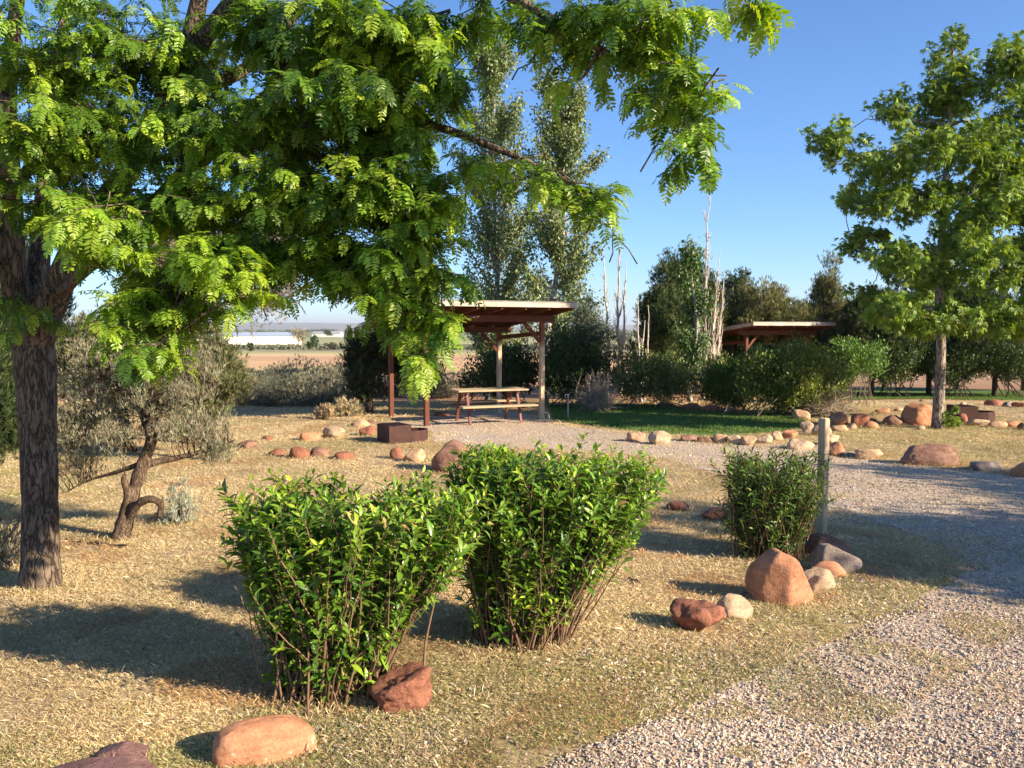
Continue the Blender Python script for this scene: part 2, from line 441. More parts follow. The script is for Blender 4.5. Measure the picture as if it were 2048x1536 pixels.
def ground_mat():
    m, nt, p, out = new_mat('dry_ground')
    v = coords(nt)
    sep = nt.nodes.new('ShaderNodeSeparateXYZ'); nt.links.new(v, sep.inputs[0])
    nl = tex(nt, v, scale=0.03, detail=5)
    # distance bands, wobbled
    wob = N(nt, 'ShaderNodeMath', operation='MULTIPLY_ADD'); nt.links.new(nl.outputs['Fac'], wob.inputs[0])
    wob.inputs[1].default_value = 12; nt.links.new(sep.outputs['Y'], wob.inputs[2])
    lg = N(nt, 'ShaderNodeMath', operation='LOGARITHM'); nt.links.new(wob.outputs[0], lg.inputs[0]); lg.inputs[1].default_value = 10
    dv = N(nt, 'ShaderNodeMath', operation='DIVIDE'); nt.links.new(lg.outputs[0], dv.inputs[0]); dv.inputs[1].default_value = 4
    far = ramp(nt, dv.outputs[0], [(0.36, (0.42, 0.27, 0.15)), (0.40, (0.36, 0.19, 0.10)), (0.445, (0.46, 0.30, 0.17)), (0.47, (0.62, 0.41, 0.20)),
        (0.53, (0.64, 0.38, 0.22)), (0.545, (0.55, 0.47, 0.22)), (0.58, (0.30, 0.27, 0.17)), (0.66, (0.42, 0.40, 0.20)), (0.76, (0.26, 0.28, 0.15))])
    t1 = tex(nt, v, scale=0.9, detail=6, rough=0.6)
    t2 = tex(nt, v, scale=38, detail=6, rough=0.75)
    t3 = tex(nt, v, scale=7, detail=6, rough=0.7)
    near = ramp(nt, t1.outputs['Fac'], [(0.33, (0.34, 0.24, 0.13)), (0.5, (0.46, 0.34, 0.19)), (0.68, (0.37, 0.31, 0.15))])
    near = mixc(nt, near, ramp(nt, t3.outputs['Fac'], [(0.3, 0.6), (0.6, 1.15)]), 0.8, 'MULTIPLY')
    fm = ramp(nt, dv.outputs[0], [(0.345, 0.0), (0.375, 1.0)])
    c = mixc(nt, near, far, fm)
    c = mixc(nt, c, ramp(nt, t2.outputs['Fac'], [(0.32, 0.45), (0.5, 0.95), (0.7, 1.2)]), 0.85, 'MULTIPLY')
    # gentle blotches over the distant fields
    t4 = tex(nt, coords(nt, scale=(0.25, 1, 1)), scale=0.05, detail=6)
    c = mixc(nt, c, ramp(nt, t4.outputs['Fac'], [(0.35, 0.78), (0.6, 1.08)]), 0.7, 'MULTIPLY')
    nt.links.new(c, p.inputs['Base Color']); p.inputs['Roughness'].default_value = 0.95
    p.inputs['Specular IOR Level'].default_value = 0.1
    bump(nt, p, t2.outputs['Fac'], 0.4, 0.008)
    return m
def gravel_mat():
    m, nt, p, out = new_mat('gravel')
    v = coords(nt)
    vo = tex(nt, v, 'Voronoi', scale=42)
    vo2 = tex(nt, v, 'Voronoi', scale=19)
    hue = nt.nodes.new('ShaderNodeSeparateColor'); nt.links.new(vo.outputs['Color'], hue.inputs[0])
    c = ramp(nt, hue.outputs[0], [(0.0, (0.40, 0.31, 0.23)), (0.25, (0.58, 0.46, 0.34)), (0.5, (0.54, 0.39, 0.28)), (0.75, (0.68, 0.57, 0.44)), (1.0, (0.42, 0.36, 0.31))])
    c = mixc(nt, c, ramp(nt, vo.outputs['Distance'], [(0.25, 1.0), (0.75, 0.5)]), 0.7, 'MULTIPLY')
    t = tex(nt, v, scale=1.2, detail=6)
    c = mixc(nt, c, (0.46, 0.35, 0.22), ramp(nt, t.outputs['Fac'], [(0.42, 0.0), (0.62, 0.8)]))
    nt.links.new(c, p.inputs['Base Color']); p.inputs['Roughness'].default_value = 0.9
    p.inputs['Specular IOR Level'].default_value = 0.2
    h = ramp(nt, vo.outputs['Distance'], [(0.0, 1.0), (0.8, 0.0)])
    bump(nt, p, h, 0.35, 0.006)
    return m
def lawn_mat():
    m, nt, p, out = new_mat('lawn_turf')
    v = coords(nt)
    t = tex(nt, v, scale=1.3, detail=6); t2 = tex(nt, v, scale=45, detail=5, rough=0.8)
    c = ramp(nt, t.outputs['Fac'], [(0.3, (0.075, 0.13, 0.03)), (0.6, (0.12, 0.19, 0.045)), (0.8, (0.2, 0.22, 0.07))])
    c = mixc(nt, c, ramp(nt, t2.outputs['Fac'], [(0.35, 0.5), (0.6, 1.2)]), 0.8, 'MULTIPLY')
    nt.links.new(c, p.inputs['Base Color']); p.inputs['Roughness'].default_value = 0.9
    p.inputs['Specular IOR Level'].default_value = 0.1
    bump(nt, p, t2.outputs['Fac'], 0.4, 0.01)
    return m

# ground sheet from behind the camera to the horizon
ys = np.concatenate([np.linspace(-30, 20, 40), np.linspace(21, 60, 30), np.geomspace(64, 370, 24), np.geomspace(400, 14000, 30)])
ss = np.linspace(-1, 1, 61)
acc = Acc(); V = []
for y in ys:
    wdt = 40 + abs(y) * 1.3
    for s_ in ss: V.append((s_ * wdt, y, tz(y)))
nx = len(ss)
ii, jj = np.meshgrid(np.arange(len(ys) - 1), np.arange(nx - 1), indexing='ij')
acc.add(V, np.stack([ii * nx + jj, ii * nx + jj + 1, (ii + 1) * nx + jj + 1, (ii + 1) * nx + jj], -1).reshape(-1, 4))
tag(acc.build('ground', ground_mat(), smooth=False), 'dry grass ground running out to the open fields', None, None, 'structure')
gm = gravel_mat(); lm = lawn_mat()
sheet('gravel_drive', drive_poly, 0.004, gm, 'pinkish gravel drive reaching round to the picnic shelter')
sheet('gravel_lane', lane_poly, 0.004, gm, 'gravel lane beyond the edging rocks on the right')
sheet('lawn', lawn_poly, 0.008, lm, 'green lawn beside the near picnic shelter')
sheet('far_lawn', lawn2_poly, 0.008, lm, 'strip of green lawn behind the gravel lane')

# distant hills
def hills(name, y0, x0, x1, hmax, label, seed):
    nxs, nys = 150, 10
    V = []
    for j in range(nys):
        f = sin(pi * j / (nys - 1)) ** 0.8
        for i in range(nxs):
            x = x0 + (x1 - x0) * i / (nxs - 1); e = min(1, min(i, nxs - 1 - i) / 25)
            hgt = 0.55 + 0.5 * noise.fractal(Vector((x / 2600 + seed, j * 0.15, 0.3)), 1.0, 2.0, 5)
            V.append((x, y0 + j * 260, -12 + hmax * f * e * max(0.1, hgt)))
    a = Acc(); ii, jj = np.meshgrid(np.arange(nys - 1), np.arange(nxs - 1), indexing='ij')
    a.add(V, np.stack([ii * nxs + jj, ii * nxs + jj + 1, (ii + 1) * nxs + jj + 1, (ii + 1) * nxs + jj], -1).reshape(-1, 4))
    m, nt, p, out = new_mat(name + '_soil')
    t = tex(nt, coords(nt), scale=0.002, detail=8)
    nt.links.new(ramp(nt, t.outputs['Fac'], [(0.3, (0.13, 0.13, 0.11)), (0.7, (0.24, 0.20, 0.16))]), p.inputs['Base Color'])
    p.inputs['Roughness'].default_value = 1
    tag(a.build(name, m), label, None, None, 'structure')
hills('hills', 8000, -7500, 7500, 95, 'low hazy hills along the horizon', 3.1)

# ------------------------------------------------------------------ leaf shapes (axis +Y, length 1, blade in XY)
def t_leaf(w=0.36, fold=0.10, curl=0.18):
    V = [(0, 0, 0)]
    for t, ww in ((0.3, 0.9), (0.62, 0.85)):
        z = -curl * t * t
        V += [(-w / 2 * ww, t, z + fold * ww), (0, t, z), (w / 2 * ww, t, z + fold * ww)]
    V.append((0, 1, -curl))
    return np.array(V), np.array([[0, 2, 1, 0], ])
def leaf_hi(w=0.36, fold=0.09, curl=0.2):
    V, _ = t_leaf(w, fold, curl)
    T = np.array([[0, 2, 1], [0, 3, 2], [1, 2, 5], [1, 5, 4], [2, 3, 6], [2, 6, 5], [4, 5, 7], [5, 6, 7]])
    return V, T
def leaf_lo(w=0.6, fold=0.12):
    return np.array([(0, 0, 0), (w / 2, 0.5, fold), (0, 1, -0.05), (-w / 2, 0.5, fold)]), np.array([[0, 1, 2], [0, 2, 3]])
def leaflet(w=0.36, fold=0.06):
    return (np.array([(0, 0, 0), (w * .46, .28, fold), (w * .42, .75, fold), (0, 1, 0), (-w * .42, .75, fold), (-w * .46, .28, fold)]),
            np.array([[0, 1, 2, 3], [0, 3, 4, 5]]))
def pinnate(pairs=9, droop=0.5, ll=0.24, seed=0):
    """compound leaf: arched stalk with paired oblong leaflets"""
    r = np.random.default_rng(seed)
    lv, lf = leaflet(0.37)
    V, Fc, n = [], [], 0
    def pos(t):
        a = droop * t
        return np.array([0, t * (1 - 0.28 * droop * t), -droop * 0.55 * t * t])
    def tan(t):
        d = pos(t + .01) - pos(t - .01); return d / np.linalg.norm(d)
    ts = np.linspace(0.14, 0.97, pairs)
    for k, t in enumerate(ts):
        p, tg = pos(t), tan(t)
        for s in (-1, 1):
            L = ll * (0.72 + 0.42 * sin(pi * min(1, t * 1.02) ** 0.8)) * r.uniform(.88, 1.1)
            ang = r.normal(62, 6) * pi / 180
            d = np.array([s * sin(ang), 0, -0.10 + r.normal(0, .13)]) + cos(ang) * tg
            M_ = frames(d[None], np.array([0, tg[2] * -1, 1.0])[None] + r.normal(0, .18, (1, 3)))[0]
            V.append((lv * L) @ M_.T + p + r.normal(0, .006, 3)); Fc.append(lf + n); n += len(lv)
    p, tg = pos(0.98), tan(0.97)
    M_ = frames(tg[None])[0]; V.append((lv * ll * .8) @ M_.T + p); Fc.append(lf + n); n += 6
    # stalk
    S = []
    for t in np.linspace(0, 1, 5):
        q = pos(t); S += [q + [-.006, 0, 0.001], q + [.006, 0, 0.001]]
    V.append(np.array(S)); Fc.append(np.array([[2 * i, 2 * i + 1, 2 * i + 3, 2 * i + 2] for i in range(4)]) + n)
    return np.concatenate(V), np.concatenate(Fc)
def star_leaf():
    V, T, n = [(0, 0, 0)], [], 1
    for a, L in ((-75, .62), (-38, .85), (0, 1.0), (38, .85), (75, .62)):
        a = R(a); d = np.array([sin(a), cos(a)]); e = np.array([d[1], -d[0]])
        l_, r_, t_ = d * L * .45 - e * .13, d * L * .45 + e * .13, d * L
        V += [(*l_, .02), (*t_, -.14), (*r_, .02)]
        T += [[0, n + 2, n + 1], [0, n + 1, n]]; n += 3
    return np.array(V), np.array(T)
def tuft(nb=5, w=0.10, spread=0.5, seed=1, seg=1):
    """small spray of narrow pointed blades"""
    r = np.random.default_rng(seed); V, T, n = [], [], 0
    for k in range(nb):
        a = r.uniform(0, 2 * pi); s = r.uniform(0.1, spread); L = r.uniform(.6, 1)
        d = np.array([cos(a) * s, 1, sin(a) * s]); d = d / np.linalg.norm(d) * L
        e = np.cross(d, r.normal(0, 1, 3)); e = e / np.linalg.norm(e) * w / 2
        b = d * r.uniform(0, .25)
        V += [b, b + (d - b) * .55 + e, d, b + (d - b) * .55 - e]; T += [[n, n + 1, n + 2], [n, n + 2, n + 3]]; n += 4
    return np.array(V), np.array(T)

def in_ball(n, shell=0.45):
    return rnd_dirs(n) * (rng.uniform(0, 1, n) ** shell)[:, None]
def cluster_points(blobs, ncl, per, crad, shell=0.45):
    """blobs: list of (centre, radii, weight). returns leaf positions, outward dirs, cluster centres"""
    w = np.array([b[2] for b in blobs], float); w /= w.sum()
    bi = rng.choice(len(blobs), ncl, p=w)
    C = np.array([b[0] for b in blobs])[bi]; Rr = np.array([b[1] for b in blobs])[bi]
    q = in_ball(ncl, shell)
    cc = C + q * Rr
    P = np.repeat(cc, per, 0); off = in_ball(ncl * per, 0.5)
    sc = np.repeat(rng.uniform(.6, 1.3, ncl), per)[:, None]
    P = P + off * crad * sc
    return P, off, cc, np.repeat(np.arange(ncl), per)
def put_leaves(acc, P, out, size, tmpl, cols, mode='droop', jit=0.25, cw=None, cid=None):
    n = len(P)
    d = rnd_dirs(n) * 0.8 + out * 0.6
    if mode == 'droop': d[:, 2] -= 0.7
    elif mode == 'up': d[:, 2] += 1.2
    elif mode == 'flat': d[:, 2] *= 0.3
    up = rnd_dirs(n) * 0.7 + [0.25, -0.15, 0.8]
    C = pal(cols, n, jit, cw)
    if cid is not None:
        C = C * rng.uniform(.78, 1.2, cid.max() + 1)[cid][:, None]
    tm = tmpl if isinstance(tmpl, list) else [tmpl]
    k = rng.integers(0, len(tm), n)
    S = size * rng.uniform(.7, 1.25, n)
    Mx = frames(d, up)
    for i, (tv, tf) in enumerate(tm):
        s = k == i
        inst(acc, tv, tf, Mx[s], P[s], C[s], S[s])
def twigs_to(acc, src, dst, r0=0.008, r1=0.002, c=(.2, .14, .1), n=4, up=0.05, mi=0, sides=4, bend=.12):
    for a, b in zip(src, dst):
        tube(acc, curve(a, b, bend, n, .04, up), np.linspace(r0, r1, n), sides, c, mi, cap=False)
def nearest_on(paths, p, frac=(0.0, 1.0)):
    best, bd = None, 1e9
    for P, r in paths:
        k0, k1 = int(len(P) * frac[0]), max(int(len(P) * frac[0]) + 1, int(len(P) * frac[1]))
        d = np.linalg.norm(P[k0:k1] - p, axis=1); d = d + np.maximum(0, P[k0:k1, 2] - p[2]) * 0.6
        i = int(d.argmin())
        if d[i] < bd: bd, best = d[i], (P[k0 + i], r[k0 + i])
    return best
def blob(px, py, D, rx, ry, rd, w=1.0):
    c = at(px, py, D); k = D / F
    return (c, np.array([rx * k, rd, ry * k]), w)

LO = leaf_lo(0.62); LO_N = leaf_lo(0.3); HI = leaf_hi(0.38); HI_N = leaf_hi(0.26)
TUFT = [tuft(6, .09, .6, s) for s in range(4)]
TUFTW = [tuft(6, .16, .8, s + 9) for s in range(4)]
STAR = star_leaf()

# ------------------------------------------------------------------ rocks
def ico(sub):
    bm = bmesh.new(); bmesh.ops.create_icosphere(bm, subdivisions=sub, radius=1)
    v = np.array([x.co[:] for x in bm.verts]); f = np.array([[q.index for q in x.verts] for x in bm.faces]); bm.free()
    return v, f
ICO = {k: ico(k) for k in (1, 2, 3, 4, 5)}
ROCK_SPOTS = []
def rock(px0, px1, yt, yb, colr, label, style='round', group=None, depth=0.75, planes=None, p=10, rough=0.075, sub=4, lean=0.0, yaw=None, seed=None, D=None, soft=None, pre=None):
    r = np.random.default_rng(seed if seed is not None else int(px0 * 7 + yb))
    if D is None:
        g = gnd((px0 + px1) / 2, yb); D0 = g[1]
    else: D0 = D
    w = (px1 - px0) / F * D0; dp = w * depth
    Dc = D0 + 0.42 * dp; w = (px1 - px0) / F * Dc * 0.98
    c = at((px0 + px1) / 2, yb, Dc); zb = tz(Dc)
    h = max(0.04, at((px0 + px1) / 2, yt, Dc)[2] - zb)
    d, f = ICO[sub]
    custom = planes is not None
    if planes is None:
        n = {'round': 5, 'angular': 15, 'block': 11, 'slab': 11}[style]
        planes = []
        for k in range(n):
            q = r.normal(0, 1, 3); q /= np.linalg.norm(q); planes.append((q, r.uniform(.52, .9) if style != 'round' else r.uniform(.75, .9)))
        if style in ('slab', 'block'): planes += [(np.array([r.normal(0, .12), r.normal(0, .12), 1.]), .55), (np.array([0, 0, -1.]), .7), (np.array([r.normal(0, .3), -1, .2]), .62)]
    rad = np.full(len(d), (1.0 if style == 'round' and not custom else 1 / 1.06) ** p)
    p = p if (style == 'round' and not custom) else max(p, 22)
    if soft: p = soft; rad[:] = 0; rad += 1e-6
    for q, hh in planes:
        q = np.asarray(q, float) / np.linalg.norm(q)
        rad = rad + (np.maximum(0, d @ q) / hh) ** p
    rad = rad ** (-1.0 / p)
    v = d * rad[:, None]
    off = Vector((r.uniform(0, 90), r.uniform(0, 90), r.uniform(0, 90)))
    nz = np.array([noise.fractal(Vector(x) * 1.3 + off, 1.0, 2.1, 5) for x in v])
    nf = np.array([noise.fractal(Vector(x) * 5 + off, .8, 2.2, 4) for x in v])
    v = v * (1 + rough * 1.6 * nz[:, None] + rough * .35 * nf[:, None])
    if pre is not None: v = v * np.array(pre)
    if yaw is None: yaw = r.uniform(-.5, .5)
    ca, sa = cos(yaw), sin(yaw)
    v = v @ np.array([[ca, sa, 0], [-sa, ca, 0], [0, 0, 1]])
    v[:, 0] += lean * v[:, 2]
    lo, hi = v.min(0), v.max(0); v = (v - (lo + hi) / 2) / ((hi - lo) / 2)
    if pre is not None: dp = w * (hi[1] - lo[1]) / (hi[0] - lo[0])
    sink = 0.45 if style == 'round' else 0.3
    z = (v[:, 2] + 1) / 2 * (1 + sink) - sink
    v = np.stack([v[:, 0] * w / 2, v[:, 1] * dp / 2, z * h], 1)
    a = Acc(); a.add(v, f); o = a.build('rock', RC[colr])
    o.location = (float(c[0]), float(Dc), zb)
    tag(o, label, 'rock', group)
    ROCK_SPOTS.append((c[0], Dc, w / 2, dp / 2))
    return o

G_F = 'loose rocks in the foreground'
rock(432, 636, 1437, 1528, 'orange', 'long smooth loaf-shaped orange rock lying in the near grass', 'round', G_F, 0.48, rough=0.03, sub=5, yaw=0.42, p=4, soft=3.2, pre=(1, .36, .4),
     planes=[((1, 0, 0), .95), ((-1, 0, 0), .95), ((0, -1, 0), .9), ((0, 1, 0), .9), ((0, 0, 1), .9), ((0, 0, -1), .9), ((1, 0, .5), 1.0)])
rock(82, 322, 1532, 1600, 'purple', 'flat purple-grey rock with pale flecks at the bottom left corner', 'angular', G_F, 0.62, rough=0.10, sub=5, seed=9, yaw=.25, planes=[((0, 0, 1), .42), ((0, -1, .35), .55), ((-1, -.2, .35), .72), ((1, 0, .7), .66), ((0, 1, .4), .6), ((-.6, 0, 1), .5)])
rock(190, 300, 1488, 1530, 'purple', 'pointed purple rock leaning behind the flat corner rock', 'angular', G_F, 0.6, rough=0.05, sub=4, yaw=0, planes=[((-.8, 0, 1), .5), ((1.1, 0, 1), .5), ((0, -1, .3), .5), ((0, 1, .3), .6)])
rock(733, 868, 1332, 1430, 'red', 'knobbly red-brown rock with a white fleck beside the nearest shrub', 'angular', G_F, 0.8, rough=0.15, sub=5, p=9, seed=41)
rock(1338, 1456, 1203, 1268, 'red', 'domed rough red rock at the left end of the rock row', 'angular', G_F, 0.8, rough=0.09, sub=5, p=8, seed=8)
rock(1418, 1509, 1186, 1243, 'cream', 'pale cream rock between the domed red rock and the tall orange boulder', 'angular', G_F, 0.7, rough=0.09, sub=5, p=9, seed=21)
rock(1494, 1624, 1100, 1212, 'patchy', 'tall blunt-peaked orange boulder, the largest in the foreground row', 'angular', G_F, 0.75, rough=0.045, sub=5, p=13, yaw=0.1,
     planes=[((-1, -.1, .18), .70), ((1, 0, .50), .56), ((.45, -1, .12), .66), ((-.6, -1, .15), .62), ((-.9, 0, 1), .66), ((.25, 0, 1), .78), ((0, 1, .3), .7), ((.8, .1, 1), .64), ((0, -.7, 1), .74)])
rock(1598, 1672, 1137, 1188, 'cream', 'low crumbly cream rock against the right side of the tall boulder', 'angular', G_F, 0.8, rough=0.13, sub=4, p=12, seed=4)
rock(1618, 1692, 1122, 1156, 'orange', 'smooth little orange cobble behind the low cream rock', 'round', G_F, 0.6, rough=0.03, yaw=-.25)
rock(1618, 1722, 1088, 1148, 'grey', 'grey wedge rock sloping down to the right of the tall boulder', 'angular', G_F, 0.6, rough=0.06, p=14,
     planes=[((.75, 0, 1), .55), ((-1, 0, .3), .7), ((0, -1, .3), .7), ((0, 0, 1), .8), ((1, 0, .1), .95)])
rock(1606, 1702, 1066, 1112, 'brown', 'dark brown rock at the foot of the tan post', 'angular', G_F, 0.6, rough=0.06, p=12,
     planes=[((.8, 0, 1), .6), ((-1, 0, .4), .7), ((0, -1, .4), .7), ((0, 0, 1), .8)])
rock(1618, 1640, 1054, 1080, 'orange', 'small sunlit orange stone between the small shrub and the post', 'angular', G_F)
G_M = 'rocks in the shade behind the two big shrubs'
rock(1332, 1380, 1003, 1022, 'red', 'low red rock in shade just right of the second shrub', 'round', G_M)
rock(1398, 1462, 1018, 1042, 'red', 'broad dark red rock in shade left of the small shrub', 'slab', G_M)
G_B = 'rocks edging the grass behind the nearest shrub'
for a in [(474, 516, 881, 897, 'brown', 'flat brown rock, leftmost of the rocks behind the nearest shrub', 'slab'),
          (524, 546, 871, 880, 'red', 'tiny red rock set back in the grass above the flat brown rock', 'round'),
          (536, 574, 897, 912, 'red', 'low red rock directly right of the flat brown rock', 'slab'),
          (577, 621, 893, 918, 'red', 'rounded dark red rock in the row, left of its brownish twin', 'round'),
          (620, 658, 893, 914, 'brown', 'rounded brown rock touching the rounded dark red rock', 'round'),
          (667, 712, 904, 920, 'red', 'wide low red rock peeping over the nearest shrub', 'slab'),
          (779, 808, 894, 918, 'red', 'short red rock in front of the fire pit', 'round'),
          (806, 852, 897, 925, 'tan', 'tan-pink rock between the short red rock and the big boulder', 'angular')]:
    rock(*a[:4], a[4], a[5], a[6], G_B)
rock(862, 948, 879, 946, 'brown', 'big rounded brown boulder showing between the two large shrubs', 'angular', G_B, 0.8, sub=5, rough=.05, p=7,
     planes=[((-.8, 0, .8), .72), ((1, 0, .3), .75), ((0, -1, .3), .8), ((.6, 0, 1), .8)])
G_P = 'stones lying round the fire pit'
for a in [(598, 642, 864, 882, 'orange', 'flat orange stone left of the pale block near the fire pit', 'slab'),
          (644, 692, 853, 877, 'cream', 'pale yellow block-shaped stone left of the fire pit', 'block'),
          (719, 752, 852, 872, 'red', 'jagged red stone touching the left of the fire pit', 'angular'),
          (700, 742, 838, 855, 'tan', 'tan stone behind the jagged red stone', 'angular'),
          (733, 752, 840, 848, 'brown', 'thin dark stone leaning by the tan stone', 'slab'),
          (866, 902, 824, 833, 'red', 'flat red stone on the gravel behind the front shelter post', 'slab'),
          (905, 925, 824, 831, 'orange', 'small orange stone under the picnic table', 'angular')]:
    rock(*a[:4], a[4], a[5], a[6], G_P)
G_L = 'rocks edging the lawn'
for a in [(1183, 1217, 794, 812, 'red', 'dark red rock at the back of the lawn near the water pipe', 'angular'),
          (1150, 1166, 801, 810, 'brown', 'small brown rock behind the lawn by the water pipe', 'round'),
          (1310, 1345, 804, 815, 'brown', 'brown rock at the back of the lawn below the dead stems', 'slab'),
          (1362, 1402, 806, 821, 'red', 'red slab at the middle of the lawn back edge', 'slab'),
          (1400, 1444, 810, 825, 'red', 'red rock right of the red slab behind the lawn', 'slab'),
          (1444, 1482, 815, 828, 'brown', 'brown rock under the left of the largest shrub', 'slab'),
          (1586, 1620, 819, 840, 'tan', 'leaning tan-orange boulder at the right tip of the lawn', 'angular'),
          (1252, 1291, 864, 884, 'tan', 'first tan rock of the lawn front edge, against the second shrub', 'block'),
          (1295, 1342, 861, 890, 'cream', 'large cream rock of the lawn front edge beside the second shrub', 'angular'),
          (1358, 1394, 870, 883, 'brown', 'low dark rock in the lawn front edge with a gravel gap on its left', 'slab'),
          (1393, 1428, 872, 886, 'brown', 'second low dark rock in the lawn front edge', 'slab'),
          (1425, 1457, 867, 887, 'tan', 'squarish tan rock in the lawn front edge', 'block'),
          (1452, 1482, 870, 889, 'cream', 'pale rock right of the squarish tan rock', 'block'),
          (1480, 1514, 872, 892, 'tan', 'tan rock of the lawn edge just above the small shrub, left end', 'angular'),
          (1512, 1546, 868, 888, 'cream', 'cream rock of the lawn edge above the middle of the small shrub', 'angular'),
          (1540, 1568, 862, 882, 'tan', 'tan rock of the lawn edge above the right of the small shrub', 'angular'),
          (1562, 1596, 860, 878, 'orange', 'orange-tan rock of the lawn edge two places left of the post', 'angular'),
          (1572, 1628, 876, 900, 'cream', 'long cream rock just left of the tan post', 'angular'),
          (1600, 1628, 842, 866, 'cream', 'upright cream rock behind the left of the tan post', 'angular'),
          (1622, 1662, 846, 872, 'tan', 'tan rock hidden behind the tan post', 'angular'),
          (1640, 1682, 868, 892, 'cream', 'cream rock showing just right of the tan post', 'angular'),
          (1652, 1692, 883, 912, 'orange', 'bright orange rock at the right foot of the tan post row', 'angular')]:
    rock(*a[:4], a[4], a[5], a[6], G_L)
G_R = 'rocks along the far side of the drive'
rock(1680, 1712, 902, 914, 'grey', 'flat grey rock left of the brown block beside the drive', 'slab', G_R)
rock(1708, 1766, 897, 919, 'tan', 'flat-topped tan-brown block beside the drive', 'block', G_R, 0.6, p=16)
rock(1798, 1916, 889, 932, 'brown', 'very long dark brown slab lying along the drive in shade', 'round', G_R, 0.42, sub=5, p=6, yaw=-.12,
     planes=[((0, 0, 1), .75), ((-1, 0, .4), .85), ((1, 0, -.1), .93)])
rock(1936, 2002, 922, 943, 'grey', 'low grey-brown rock in shade near the right edge beside the drive', 'slab', G_R)
rock(2020, 2078, 926, 956, 'orange', 'bright orange rock cut by the right edge beside the drive', 'angular', G_R)
G_T = 'rocks round the maple trunk'
for a in [(1656, 1697, 824, 851, 'orange', 'peaked orange rock at the left end of the rocks left of the maple', 'angular'),
          (1697, 1742, 826, 852, 'red', 'dark red humped rock next to the peaked orange rock', 'angular'),
          (1738, 1757, 836, 846, 'brown', 'small dark rock tucked behind the dark red humped rock', 'slab'),
          (1724, 1757, 842, 857, 'orange', 'low orange cobble in front of the dark red humped rock', 'round'),
          (1659, 1696, 849, 863, 'tan', 'flat tan rock in front of the peaked orange rock', 'slab'),
          (1694, 1714, 845, 858, 'tan', 'small wedge rock between the flat tan rock and the orange cobble', 'angular'),
          (1764, 1810, 830, 851, 'brown', 'dark sloping rock leaning on the big orange block', 'angular'),
          (1748, 1778, 816, 827, 'orange', 'small orange rock at the edge of the gravel lane', 'angular'),
          (1786, 1810, 815, 823, 'tan', 'small tan rock at the edge of the gravel lane', 'round'),
          (1688, 1712, 815, 822, 'cream', 'small pale rock beside the shaded gravel lane', 'slab'),
          (1833, 1850, 851, 860, 'cream', 'tiny pale stone in front of the big orange block', 'round'),
          (1914, 1938, 826, 846, 'red', 'red rock immediately right of the maple seedling', 'angular'),
          (1934, 1978, 838, 852, 'cream', 'pale rock in front of the dark fire ring', 'angular'),
          (1972, 2012, 842, 856, 'tan', 'low tan rock in front of the dark fire ring', 'slab'),
          (2008, 2040, 842, 855, 'orange', 'low orange rock right of the dark fire ring', 'slab'),
          (2036, 2070, 846, 860, 'brown', 'low brown rock at the right edge of the picture', 'slab'),
          (1838, 1852, 798, 804, 'brown', 'small brown stone on the far lawn edge left of the maple', 'round'),
          (1919, 1933, 804, 812, 'tan', 'small tan stone on the far lawn edge right of the maple', 'round'),
          (1969, 2006, 798, 812, 'red', 'rounded red rock at the far lawn edge', 'round'),
          (2003, 2024, 802, 814, 'grey', 'grey rock beside the rounded red rock at the far lawn edge', 'angular'),
          (2022, 2060, 804, 816, 'red', 'red rock at the far lawn edge cut by the right side', 'slab')]:
    rock(*a[:4], a[4], a[5], a[6], G_T, sub=3)
rock(1803, 1869, 807, 852, 'patchy', 'big squarish orange block left of the maple trunk', 'block', G_T, 0.8, sub=5, rough=.05, p=14,
     planes=[((-1, 0, .3), .8), ((1, 0, 0), .85), ((0, -1, 0), .8), ((-.4, 0, 1), .8), ((.3, 0, 1), .85), ((-.3, 0, -1), .85)])

